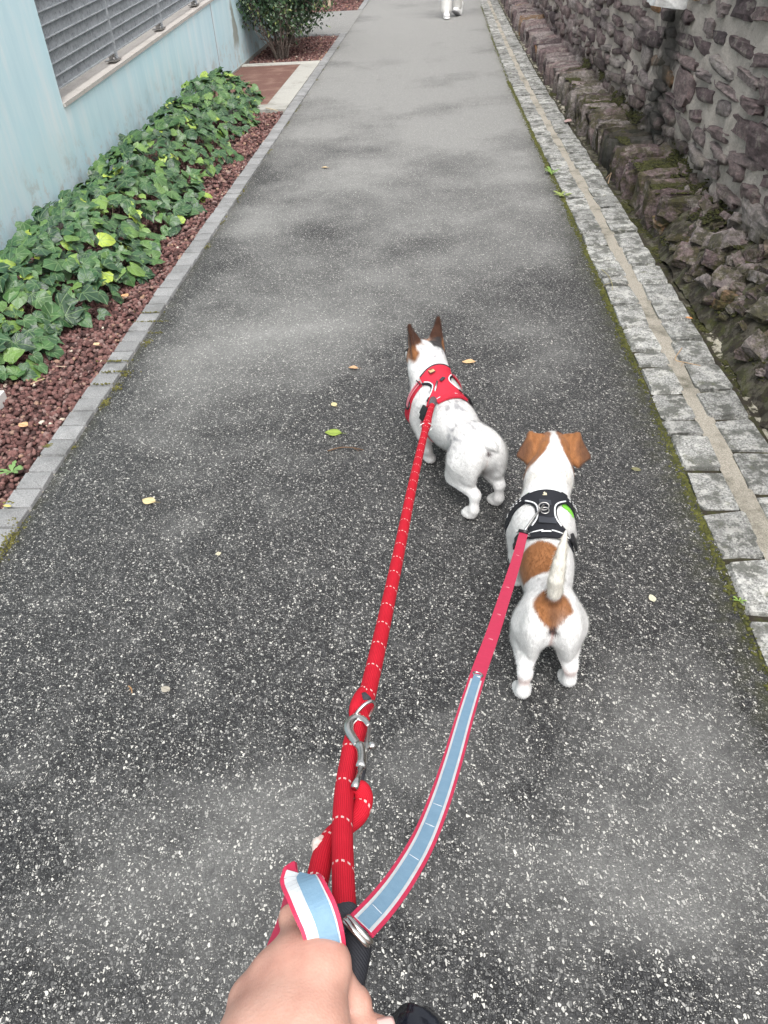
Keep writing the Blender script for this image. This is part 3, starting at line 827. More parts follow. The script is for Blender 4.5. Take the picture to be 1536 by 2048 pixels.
def bush(name, base, c, rad, n, zmin, seed, label, cat, stems, r0, bark, leafm, leafsize, spread, h):
    root = empty(name, base); prop(root, label, cat)
    r = np.random.RandomState(seed); V, F = [], []
    for i in range(stems):
        a = r.uniform(0, 6.28); rr = r.uniform(.2, 1) * spread
        b = np.array(base) + [math.cos(a) * .07 * (stems > 1), math.sin(a) * .06 * (stems > 1), -.02]
        t = np.array(base) + [math.cos(a) * rr, math.sin(a) * rr, h * r.uniform(.7, 1.1)]
        m = (b + t) / 2 + r.normal(0, .04, 3); q0 = r0 * r.uniform(.5, 1)
        P = smooth_path([b, b * .7 + m * .3 + [0, 0, .03], m, t], 9)
        for PP, ra, rb in [(P, q0, q0 * .45)] + [(smooth_path([P[k], P[k] + (P[k + 1] - P[k]) * 1.2 + r.normal(0, .07, 3), P[k] + [0, 0, .22] + r.normal(0, .16, 3)], 5), q0 * .45, q0 * .15) for k in (3, 4, 6)]:
            v_, f_, _ = tube_data(PP, np.linspace(ra, rb, len(PP)), 6)
            k0 = len(V); V += list(v_); F += [tuple(k0 + t_ for t_ in f) for f in f_]
    rel(mk('trunk', V, F, bark, None, True), root)
    o = link('crown', crown('crown', n, c, rad, leafm, seed, leafsize, zmin)); rel(o, root)
bark1 = m_speck('grey bark', (0.11, 0.085, 0.07), (0.22, 0.175, 0.15), (0.32, 0.27, 0.23), 70, 10, .9, .6, .006)
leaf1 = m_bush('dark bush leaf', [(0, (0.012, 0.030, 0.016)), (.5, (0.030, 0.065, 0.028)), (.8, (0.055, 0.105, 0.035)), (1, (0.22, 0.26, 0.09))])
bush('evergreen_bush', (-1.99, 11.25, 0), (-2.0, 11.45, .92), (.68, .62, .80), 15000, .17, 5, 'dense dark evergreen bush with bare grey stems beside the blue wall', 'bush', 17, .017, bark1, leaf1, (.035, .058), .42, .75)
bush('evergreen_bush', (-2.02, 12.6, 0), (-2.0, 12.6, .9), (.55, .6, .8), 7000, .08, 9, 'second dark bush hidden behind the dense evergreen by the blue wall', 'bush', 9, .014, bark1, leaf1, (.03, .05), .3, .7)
bark2 = m_speck('tan bark', (0.26, 0.19, 0.13), (0.42, 0.33, 0.24), (0.5, 0.42, 0.33), 60, 8, .9, .5, .006)
bush('slim_tree', (-2.02, 17.1, 0), (-2.3, 17.6, 1.6), (1.1, .9, 1.25), 4200, .40, 11, 'slim tan tree trunk under dark foliage at the far end of the path', 'tree', 1, .07, bark2, leaf1, (.05, .08), .1, 1.4)
# ------------------------------------------------------------------ rubble stone wall on the right
def stone_cols(M, r):
    p = M.pos(); s = M.sep(p)
    c = M.ramp(r, [(0.0, (0.085, 0.064, 0.068)), (0.25, (0.165, 0.118, 0.120)), (0.5, (0.235, 0.175, 0.170)), (0.75, (0.275, 0.233, 0.226)), (0.94, (0.34, 0.30, 0.285)), (0.97, (0.22, 0.14, 0.085)), (1.0, (0.29, 0.16, 0.08))])
    n = M.noise(38, 6, M.scale(p, (1, .5, 1.4)), 0.72)
    c = M.mix(0.9, c, M.ramp(n, [(.28, .28), (.5, .95), (.70, 1.9)]), 'MULTIPLY')
    li = M.step(M.noise(75, 4, p, 0.75), 0.62, 0.70)
    c = M.mix(M.math('MULTIPLY', li, 0.5), c, (0.42, 0.40, 0.37))
    sm = M.step(M.noise(11, 6, p, 0.72), 0.53, 0.60)
    c = M.mix(M.math('MULTIPLY', sm, 0.55), c, M.ramp(M.noise(120, 3, p), [(.3, (0.26, 0.23, 0.20)), (.7, (0.46, 0.42, 0.37))]))
    # damp moss at the foot of the wall
    low = M.math('SUBTRACT', 1.0, M.step(s[2], 0.16, 0.46))
    near = M.math('SUBTRACT', 1.0, M.step(s[1], 7.0, 9.5))
    mo = M.math('MULTIPLY', M.math('MULTIPLY', M.step(M.noise(9, 6, p, 0.75), 0.42, 0.57), low), near)
    c = M.mix(M.math('MULTIPLY', mo, 0.85), c, M.ramp(M.noise(50, 4, p), [(.3, (0.018, 0.019, 0.007)), (.7, (0.085, 0.08, 0.018))]))
    rn = M.noise(14, 3, p)
    # green-black streak of run-off below the spout
    dy = M.math('ABSOLUTE', M.math('SUBTRACT', s[1], M.math('MULTIPLY_ADD', rn, 0.45, 5.45)))
    run = M.math('MULTIPLY', M.math('SUBTRACT', 1.0, M.step(dy, 0.10, 0.30)), M.math('SUBTRACT', 1.0, M.step(s[2], 0.86, 0.95)))
    c = M.mix(M.math('MULTIPLY', run, 0.82), c, (0.022, 0.024, 0.018))
    return c, n, p
def m_stone(joined):
    M = Mat('purple-grey rubble stone')
    r = M.n('Attribute', {'attribute_name': 'rnd'}).outputs['Fac'] if joined else M.n('ObjectInfo').outputs['Random']
    c, n, p = stone_cols(M, r)
    M.bump(M.math('ADD', n, M.math('MULTIPLY', M.noise(160, 3, p, 0.7), 0.5)), 1.0, 0.02)
    return M.out(c, 0.85)
def m_mortar():
    M = Mat('lime mortar')
    p = M.pos()
    c, n, p = stone_cols(M, M.math('MULTIPLY', M.noise(5, 2, p), 0.3))
    f = M.noise(120, 4, p, 0.7)
    lime = M.ramp(f, [(.3, (0.50, 0.445, 0.395)), (.55, (0.64, 0.58, 0.52)), (.75, (0.74, 0.68, 0.62))])
    lime = M.mix(M.math('MULTIPLY', M.step(M.noise(6, 6, p, .7), .50, .72), .5), lime, (0.22, 0.21, 0.175))
    s = M.sep(p)
    low = M.math('SUBTRACT', 1.0, M.step(M.math('ADD', s[2], M.math('MULTIPLY', M.math('SUBTRACT', M.noise(5, 4, p), .5), .5)), 0.18, 0.36))
    dy = M.math('ABSOLUTE', M.math('SUBTRACT', s[1], M.math('MULTIPLY_ADD', M.noise(14, 3, p), 0.45, 5.45)))
    run = M.math('MULTIPLY', M.math('SUBTRACT', 1.0, M.step(dy, 0.10, 0.34)), M.math('SUBTRACT', 1.0, M.step(s[2], 0.86, 0.95)))
    fac = M.math('MAXIMUM', M.math('MULTIPLY', low, .9), M.math('MULTIPLY', run, .85))
    M.bump(M.math('ADD', f, M.math('MULTIPLY', M.noise(24, 6, p, .7), 3)), 0.9, 0.015)
    return M.out(M.mix(fac, lime, c), 0.95)
MAT_STONE, MAT_STONEJ, MAT_MORTAR = m_stone(False), m_stone(True), m_mortar()
WX = 1.425
def wall_x(y, z): return WX + 0.06 * z + 0.6 * rx(y)
def rock_geo(seed, sph=.45, jit=.11, m=3):
    r = np.random.RandomState(seed)
    g = {}
    V, F = [], []
    def vid(i, j, k):
        if (i, j, k) not in g:
            v = (np.array([i, j, k], float) / m) * 2 - 1
            v = v * (1 - sph) + unit(v) * sph * 1.15
            g[(i, j, k)] = len(V); V.append(v * .5)
        return g[(i, j, k)]
    for ax in range(3):
        for s in (0, m):
            for a in range(m):
                for b in range(m):
                    q = []
                    for da, db in ((0, 0), (1, 0), (1, 1), (0, 1)):
                        t = [0, 0, 0]; t[ax] = s; t[(ax + 1) % 3] = a + da; t[(ax + 2) % 3] = b + db
                        q.append(vid(*t))
                    F.append(q if s else q[::-1])
    V = np.array(V)
    for k in range(3): V[:, k] += jit * (1.9 * fbm(V + seed * 3.7, 1.9, 2, k) + 1.0 * r.uniform(-.5, .5, len(V)))
    return V, F
RG = [rock_geo(100 + i, .34, .15) for i in range(14)]
RGS = [rock_geo(200 + i, .22, .13) for i in range(10)]
def rock_me(g, name, mat, sm=False):
    me = bpy.data.meshes.new(name); me.from_pydata(g[0].tolist(), [], g[1]); me.materials.append(mat); me.update()
    me.polygons.foreach_set('use_smooth', [sm] * len(me.polygons)); return me
RM = [rock_me(g, 'stone', MAT_STONE, i % 3 == 0) for i, g in enumerate(RG)]; RMS = [rock_me(g, 'ledge_stone', MAT_STONE) for g in RGS]
def euler(a, b, c):
    return np.array(Matrix.Rotation(c, 3, 'Z') @ Matrix.Rotation(b, 3, 'Y') @ Matrix.Rotation(a, 3, 'X'))
def stone_wall():
    root = empty('stone_wall', (1.5, 6, 0)); prop(root, 'old rubble stone wall with pale mortar along the right side of the path', 'wall')
    ys = np.concatenate([np.arange(0.5, 8, .03), np.arange(8, 24, .07)]); zs = np.arange(-.1, 1.56, .035)
    V = np.array([[wall_x(y, z), y, z] for y in ys for z in zs]); n = len(zs)
    V[:, 0] -= .07 * fbm(V, 7, 4, 3) + .045 * fbm(V, 20, 3, 9)
    F = np.array([[i * n + j, (i + 1) * n + j, (i + 1) * n + j + 1, i * n + j + 1] for i in range(len(ys) - 1) for j in range(n - 1)])[:, ::-1]
    o = link('mortar', mesh_np('mortar', V, F, MAT_MORTAR, True)); rel(o, root)
    rel(box('core', (1.66, 2.1, 0.5, 23.9, -.3, 1.48), MAT_MORTAR), root)
    cap = box('cap', (1.50, 2.15, 0.5, 23.9, 1.481, 1.56), MAT_MORTAR); rel(cap, root)
    r = np.random.RandomState(77)
    L = []                                  # geo, pos, basis(3x3 incl scale), kind
    z = .13
    while z < 1.45:
        h = r.uniform(.055, .10); y = 0.9 + r.uniform(0, .2)
        while y < 23:
            ln = r.uniform(.16, .46); hh = h * r.uniform(.65, 1.1)
            if r.rand() < .10: ln, hh = r.uniform(.3, .5), h * 1.7
            zz = z + h / 2 + r.uniform(-.022, .022); yc = y + ln / 2
            B = euler(r.normal(0, .09), r.normal(0, .12), r.normal(0, .07)) @ np.diag([r.uniform(.075, .11), ln * .92, hh * .92])
            L.append((r.randint(14), np.array([wall_x(yc, zz) + r.uniform(.006, .030), yc, zz]), B, 0))
            y += ln + r.uniform(.01, .07)
            if r.rand() < .07: y += r.uniform(.03, .14)
        z += h + r.uniform(.010, .036)
    # slabs of the projecting ledge
    y = 4.25
    while y < 22:
        ln = r.uniform(.045, .13); top = .185 + r.normal(0, .012) + .03 * float(fbm(np.array([[y, 0, 0]]), 1.5, 2, 6)[0])
        x0 = 1.168 + rx(y) + r.normal(0, .013); x1 = 1.475 + rx(y) * .6
        B = euler(r.normal(0, .05), r.normal(0, .04), r.normal(0, .07)) @ np.diag([x1 - x0, ln * 1.04, top + .1])
        L.append((r.randint(10), np.array([(x0 + x1) / 2, y + ln / 2, top / 2 - .05]), B, 1))
        y += ln * .98
    def rub_top(x, y):
        t = np.clip((x - 1.165) / .30, 0, 1)
        return (0.02 + .26 * t ** .6) * float(np.interp(y, [1, 2.2, 3.2, 4.4], [.75, .9, 1.0, .85]))
    ys2 = np.arange(0.8, 4.75, .028); xs2 = np.linspace(1.15, 1.48, 15)
    V2 = np.array([[x, y, rub_top(x, y) - .03] for y in ys2 for x in xs2])
    V2[:, 2] += .10 * fbm(V2, 9, 4, 44); V2[:, 0] += .08 * fbm(V2, 8, 3, 45)
    n2 = len(xs2)
    F2 = np.array([[i * n2 + j, i * n2 + j + 1, (i + 1) * n2 + j + 1, (i + 1) * n2 + j] for i in range(len(ys2) - 1) for j in range(n2 - 1)])
    o = link('rubble_fill', mesh_np('rubble_fill', V2, F2, MAT_SOIL, True))
    a = o.data.attributes.new('lime', 'FLOAT', 'POINT'); a.data.foreach_set('value', np.full(len(V2), .12, np.float32)); rel(o, root)
    for i in range(300):
        y = 1.4 + 3.2 * r.rand() ** .9; x = r.uniform(1.19, 1.47)
        s = r.uniform(.03, .10) * (1.7 if r.rand() < .16 else 1)
        B = euler(r.normal(0, .5), r.normal(.25, .5), r.uniform(-1.5, 1.5)) @ np.diag([s * r.uniform(.6, 1.), s * r.uniform(.8, 1.3), s * r.uniform(.3, .6)])
        L.append((r.randint(10), np.array([x, y, rub_top(x, y) - .03 + .09 * float(fbm(np.array([[x, y, 0.]]), 9, 2, 44)[0])]), B, 1))
    def rank(i):
        p = L[i][1]
        if p[2] > .42 + .175 * (p[1] - 3.0) + .5: return 1e3 + p[1]
        return p[1] if p[1] > 2.0 else 500 - p[1]
    order = sorted(range(len(L)), key=rank); near = set(order[:340])
    VV, FF, RR = [], [], []; off = 0
    for i, (gi, p, B, kind) in enumerate(L):
        if i in near:
            o = link('ledge_stone' if kind else 'stone', (RMS if kind else RM)[gi], root)
            o.matrix_basis = Matrix.Translation(-Vector(root.location)) @ (Matrix.Translation(Vector(p)) @ Matrix(B.tolist()).to_4x4())
        else:
            g = (RGS if kind else RG)[gi]
            VV.append(g[0] @ B.T + p); FF += [[a + off for a in f] for f in g[1]]; RR += [r.rand()] * len(g[0]); off += len(g[0])
    me = mesh_np('far_stones', np.vstack(VV), np.array(FF), MAT_STONEJ)
    a = me.attributes.new('rnd', 'FLOAT', 'POINT'); a.data.foreach_set('value', np.array(RR, np.float32))
    o = link('far_stones', me); o['kind'] = 'stuff'; rel(o, root)
    # pale spout stone that sticks out of the wall
    sp = rock_geo(310, .25, .07)
    o = rock_me(sp, 'spout_stone', m_speck('white spout stone', (0.5, 0.5, 0.49), (0.62, 0.62, 0.61), (0.72, 0.72, 0.70), 60, 9, .8, .6, .006, (.4, .4, .38), .4))
    ob = link('spout_stone', o, root); ob['label'] = 'white spout stone jutting from the wall'
    ob.matrix_basis = Matrix.Translation(-Vector(root.location)) @ Matrix.Translation((1.385, 5.60, .985)) @ Matrix.Rotation(.15, 4, 'Y') @ Matrix.Diagonal((.22, .24, .12, 1))
stone_wall()
# moss pads on the ledge and the foot of the wall
r = np.random.RandomState(5); n_ = 30000
yy = 1.8 + 6.7 * r.rand(n_); xx = 1.10 + r.rand(n_) * .36; k = fbm(np.stack([xx * 2, yy, xx * 0], 1), 4, 3, 71) > .04
yy, xx = yy[k], xx[k]; xr = xx + np.array([rx(v) for v in yy])
zl = np.where(xx > 1.18, .19 + .06 * np.maximum(0, (xx - 1.38) / .06), -.005)
zr = np.where(xx > 1.18, (0.02 + .26 * np.clip((xx - 1.165) / .30, 0, 1) ** .6) * .93 - .02 + .10 * fbm(np.stack([xx, yy, xx * 0], 1), 9, 4, 44), -.008)
C = np.stack([xr, yy, np.where(yy > 4.4, zl, zr)], 1); Rr = r.uniform(.004, .010, len(C))
prop(link('wall_moss', lumps('wall_moss', np.array(C), Rr, m_moss('dark moss', (0.012, 0.014, 0.005), (0.085, 0.085, 0.016), 26), .5, 8)), 'dark green moss on the ledge and foot of the stone wall', 'moss', kind='stuff')
# ------------------------------------------------------------------ dogs
def m_fur(name='short fur'):
    M = Mat(name)
    c = M.n('Attribute', {'attribute_name': 'col'}).outputs['Color']
    p = M.obj()
    f = M.noise(330, 3, M.scale(p, (1, .3, .5)), 0.7)
    c = M.mix(0.6, c, M.ramp(f, [(.3, .62), (.7, 1.15)]), 'MULTIPLY')
    M.bump(M.math('ADD', f, M.math('MULTIPLY', M.noise(70, 3, p), 1.2)), 0.35, 0.003)
    return M.out(c, 0.75, Specular_IOR_Level=0.25, Sheen_Weight=0.15, Sheen_Roughness=0.5)
MAT_FUR = m_fur()
def m_strand():
    M = Mat('fur strands')
    return M.out(M.n('Attribute', {'attribute_name': 'col'}).outputs['Color'], 0.6, Specular_IOR_Level=0.3)
MAT_STRAND = m_strand()
BROWN, DBROWN, WHITE, PINK, BLACKC = np.array((.285, .118, .043)), np.array((.075, .034, .018)), np.array((.74, .735, .725)), np.array((.58, .38, .34)), np.array((.025, .022, .022))
def sstep(x, a, b):
    t = np.clip((x - a) / (b - a), 0, 1); return t * t * (3 - 2 * t)
def mixc(c, w, col): return c * (1 - w[:, None]) + np.asarray(col) * w[:, None]

def dog(name, label, loc, heading, ly, fat, cfg):
    Hc = np.array(cfg['head']); Rh = np.array(Matrix.Rotation(cfg['yaw'], 3, 'Z') @ Matrix.Rotation(cfg['pitch'], 3, 'X') @ Matrix.Rotation(cfg.get('roll', 0), 3, 'Y'))
    hl = lambda q: tuple(Hc + Rh @ np.array(q, float))
    Y = lambda x, y, z: (x, y * ly, z)
    w = fat
    pr = []
    A = lambda f, k=.03: pr.append((f, k))
    A(ell(Y(0, .085, .195), (.064 * w, .066, .069)))
    A(cone(Y(0, .11, .202), Y(0, .23, .200), .059 * w, .062 * w), .04)
    A(ell(Y(0, .285, .192), (.078 * w, .13 * ly, .083)), .04)
    A(ell(Y(0, .385, .2), (.070 * w, .085, .084)), .04)
    for s in (-1, 1):
        A(ell(Y(s * .048 * w, .375, .19), (.033, .048, .066)), .03)
        A(ell(Y(s * .047 * w, .065, .155), (.031 * w, .060, .084)), .028)
        A(ell(Y(s * .034, .038, .195), (.034, .036, .052)), .018)          # buttock
    nb = cfg['neck']
    A(cone(nb[0], nb[1], nb[2], nb[3]), .045)
    A(cone(nb[1], hl((0, -.02, -.01)), nb[3], .046), .03)
    A(ell(hl((0, 0, 0)), (.052, .060, .046), Rh), .02)
    A(ell(hl((0, .04, -.004)), (.042, .045, .036), Rh), .02)
    for s in (-1, 1): A(ell(hl((s * .026, .012, -.02)), (.032, .045, .032), Rh), .02)
    A(cone(hl((0, .055, -.02)), hl((0, .118, -.032)), .030, .0205), .02)
    A(ell(hl((0, .134, -.024)), (.0125, .009, .009), Rh), .006)
    for s, L in cfg['legs_h'].items():
        hip, knee, hock, ank, paw = [np.array(v) for v in L]
        A(cone(hip, knee, .044, .031), .03); A(cone(knee, hock, .0290, .0160), .016)
        A(ell(hock + [0, -.004, .002], (.0125, .0145, .017)), .012)
        A(cone(hock, ank, .0145, .0142), .010); A(cone(ank, paw + [0, .005, .004], .0142, .0160), .012)
        fwd = unit([(paw - ank)[0], (paw - ank)[1] + .02, 0])
        A(ell(paw + [0, .004, 0], (.0215, .026, .0150)), .010)
        sd = np.array([fwd[1], -fwd[0], 0])
        for q in (-1.5, -.5, .5, 1.5): A(ell(paw + fwd * (.018 - .003 * abs(q)) + sd * q * .0102 + [0, 0, -.002], (.0072, .012, .0105)), .004)
    for s, L in cfg['legs_f'].items():
        sh, el_, wr, paw = [np.array(v) for v in L]
        A(cone(sh, el_, .04, .026), .03); A(cone(el_, wr, .022, .0145), .014); A(cone(wr, paw + [0, 0, .006], .0145, .014), .01)
        A(ell(paw + [0, .006, 0], (.020, .027, .0145)), .01)
        for q in (-1.5, -.5, .5, 1.5): A(ell(paw + [q * .009, .027 - .003 * abs(q), -.002], (.0065, .0105, .0095)), .004)
    T = smooth_path(cfg['tail'], 7); tr = cfg['tail_r']
    for i in range(6): A(cone(T[i], T[i + 1], float(np.interp(i / 6, *tr)), float(np.interp((i + 1) / 6, *tr))), .012 if i == 0 else .003)
    for s in (-1, 1):
        for t in cfg['ears'](s): A(tri(*[hl(q) for q in t[:3]], t[3]), .009)
    fn = blend(pr)
    lo, hi = cfg['box']
    V, F, N = surface(fn, lo, hi, .0044)
    V = V + N * (.005 * fbm(V, 22, 2, 77) * sstep(V[:, 2], .05, .12))[:, None]
    V[:, 2] = np.maximum(V[:, 2], 0.0005)
    q = (V - Hc) @ Rh                                                     # head coordinates
    nz = fbm(V, 45, 3, 3); nz2 = fbm(V * [1, .35, .6], 120, 2, 8); nzb = fbm(V, 14, 3, 12)
    col = np.tile(WHITE, (len(V), 1)).astype(float)
    col *= (1 + .10 * nzb + .10 * nz2)[:, None]
    col = cfg['paint'](V, q, col, nz, nz2, nzb, N)
    me = mesh_np(name, V, F, MAT_FUR, True); vcol(me, np.clip(col, .01, .92))
    root = empty(name, loc, heading); prop(root, label, 'dog')
    body = link('body', me, root)
    # fur strands
    r = np.random.RandomState(len(V)); n = 60000
    tri_c = V[F].mean(1); fa = np.linalg.norm(np.cross(V[F[:, 1]] - V[F[:, 0]], V[F[:, 2]] - V[F[:, 0]]), axis=1) + 1e-9
    fi = r.choice(len(F), n, p=fa / fa.sum()); b = r.dirichlet((1, 1, 1, 1), n)
    P = np.einsum('ni,nij->nj', b, V[F[fi]]); NN = np.einsum('ni,nij->nj', b, N[F[fi]]); NN /= np.linalg.norm(NN, axis=1)[:, None] + 1e-9
    CC = np.einsum('ni,nij->nj', b, col[F[fi]])
    flow = np.tile(np.array([0, -1., -.35]), (n, 1)); flow[P[:, 2] < .11] = (0, -.1, -1)
    flow = flow + r.normal(0, .22, (n, 3))
    flow -= NN * (flow * NN).sum(1)[:, None]; flow /= np.linalg.norm(flow, axis=1)[:, None] + 1e-6
    D = flow * .93 + NN * r.uniform(.12, .42, n)[:, None]
    sd = np.cross(D, NN); sd /= np.linalg.norm(sd, axis=1)[:, None] + 1e-6
    Ln = r.uniform(.006, .014, n) * np.where(P[:, 2] < .1, .55, 1) * np.where(np.linalg.norm((P - Hc), axis=1) < .1, .6, 1)
    wd = r.uniform(.0004, .0009, n)[:, None]
    SV = np.stack([P - sd * wd - NN * .001, P + sd * wd - NN * .001, P + D * Ln[:, None]], 1).reshape(-1, 3)
    SF = np.arange(3 * n).reshape(-1, 3)
    sm = mesh_np('fur', SV, SF, MAT_STRAND); vcol(sm, np.clip(np.repeat(CC * r.uniform(.70, 1.16, (n, 1)), 3, 0), .01, .95))
    o = link('coat', sm, root); o['kind'] = 'stuff'
    for s in (-1, 1):
        e = hl((s * .030, .066, .004)); V_, F_, N_ = surface(ell(e, (.0085, .0085, .0085)), np.array(e) - .012, np.array(e) + .012, .003)
        link('eye', mesh_np('eye', V_, F_, MAT_EYE, True), root)
    bvh = BVHTree.FromPolygons(V.tolist(), F.tolist())
    return root, bvh, cfg
MAT_EYE = plain('dark eye', (0.012, 0.009, 0.008), .08, .02)

YMAP = {}
def wrap(bvh, y, th, zc=.2, lift=.004, lean=0.0, x0=0.0):
    """point on the torso at station y and angle th from straight up (right positive)"""
    y0_, k_ = YMAP.get(id(bvh), (0, 1)); y = y0_ + (y - y0_) * k_
    d = Vector((math.sin(th), lean * math.cos(th), math.cos(th))).normalized(); o = Vector((x0, y, zc))
    h = bvh.ray_cast(o + d * .16, -d, .16)
    if h[0] is None: return np.array(o + d * .075), np.array(d)
    return np.array(h[0]) + np.array(d) * lift, np.array(d)
def band(name, bvh, path, hw, mat, parent, lift=.004, thick=.003, x0=0.0):
    """strap over the body; path = list of (y, theta), hw = half width along the direction across the strap, in metres"""
    P, Nn = [], []
    for y, th in path:
        p, n = wrap(bvh, y, th, lift=lift, x0=x0); P.append(p); Nn.append(n)
    P = np.array(P); Nn = np.array(Nn)
    for _ in range(2): P[1:-1] = P[1:-1] * .5 + (P[:-2] + P[2:]) * .25
    T = np.gradient(P, axis=0); W = np.cross(Nn, T)
    return ribbon(name, P, W, hw * 2, -thick if False else thick, mat, parent)
def panel(name, bvh, ys, wl, wr, mat, parent, lift=.006, thick=.004, nu=13, x0=0.0):
    """saddle piece: for each station y it covers theta from -wl(y) to wr(y)"""
    top, bot = [], []
    for y in ys:
        for u in np.linspace(-wl(y), wr(y), nu):
            p, n = wrap(bvh, y, u, lift=lift, x0=x0); top.append(p + n * thick); bot.append(p - n * .002)
    m = len(ys); k = len(top); V = top + bot; F = []
    for i in range(m - 1):
        for j in range(nu - 1):
            a = i * nu + j
            F.append((a, a + nu, a + nu + 1, a + 1)); F.append((k + a, k + a + 1, k + a + nu + 1, k + a + nu))
    for i in range(m - 1):
        for j in (0, nu - 1):
            a = i * nu + j; F.append((a, k + a, k + a + nu, a + nu) if j == 0 else (a, a + nu, k + a + nu, k + a))
    for j in range(nu - 1):
        a = j; F.append((a, a + 1, k + a + 1, k + a)); a = (m - 1) * nu + j; F.append((a, k + a, k + a + 1, a + 1))
    o = mk(name, V, F, mat, parent, False)
    return o
def piping(name, bvh, path, mat, parent, r=.0022, lift=.0105, x0=0.0):
    P = np.array([wrap(bvh, y, th, lift=lift, x0=x0)[0] for y, th in path])
    for _ in range(2): P[1:-1] = P[1:-1] * .5 + (P[:-2] + P[2:]) * .25
    return tube(name, smooth_path(P, len(P) * 2), r, mat, parent, 6)
def cloth(name, col, rough=.75, sc=900):
    M = Mat(name); p = M.obj(); s = M.sep(p)
    f = M.math('ADD', M.noise(sc, 2, p), M.math('MULTIPLY', M.noise(40, 3, p), .8))
    c = M.mix(M.math('MULTIPLY', f, .55), tuple(v * .7 for v in col), tuple(min(1, v * 1.25) for v in col))
    M.bump(M.math('ADD', M.math('SINE', M.math('MULTIPLY', M.math('ADD', s[0], s[1]), 2600.)), f), .3, .001)
    return M.out(c, rough, Specular_IOR_Level=.3)
C_BLACK, C_RED, C_DARK = cloth('black nylon', (.016, .017, .022)), cloth('red nylon', (.50, .022, .045)), cloth('dark grey nylon', (.045, .048, .058))
C_WHITE = plain('reflective white trim', (.74, .75, .76), .4, .05)
C_BLACKP = plain('black plastic', (.014, .014, .016), .3, .1)
C_PINK = plain('pink reflective stripe', (.62, .22, .26), .5, .05)
def blocks(name, bvh, y, th, L, W, Hh, mat, parent, lift=.008, ang=0.0, x0=0.0):
    p, n = wrap(bvh, y, th, lift=lift, x0=x0); p2, _ = wrap(bvh, y, th + .15, lift=lift, x0=x0)
    t = unit(p2 - p); b = np.cross(n, t); t, b = t * math.cos(ang) + b * math.sin(ang), b * math.cos(ang) - t * math.sin(ang)
    V = [p + t * (sx * L / 2) + b * (sy * W / 2) + n * (sz * Hh) for sx, sy, sz in [(-1, -1, 0), (1, -1, 0), (1, 1, 0), (-1, 1, 0), (-1, -1, 1), (1, -1, 1), (1, 1, 1), (-1, 1, 1)]]
    c = np.mean(V, 0)
    F = BOXF if np.dot(np.cross(np.array(V[1]) - V[0], np.array(V[3]) - V[0]), n) > 0 else [f[::-1] for f in BOXF]
    o = mk(name, V, F, mat, parent); m = o.modifiers.new('bevel', 'BEVEL'); m.width = min(L, W, Hh) * .25; m.segments = 2
    return o

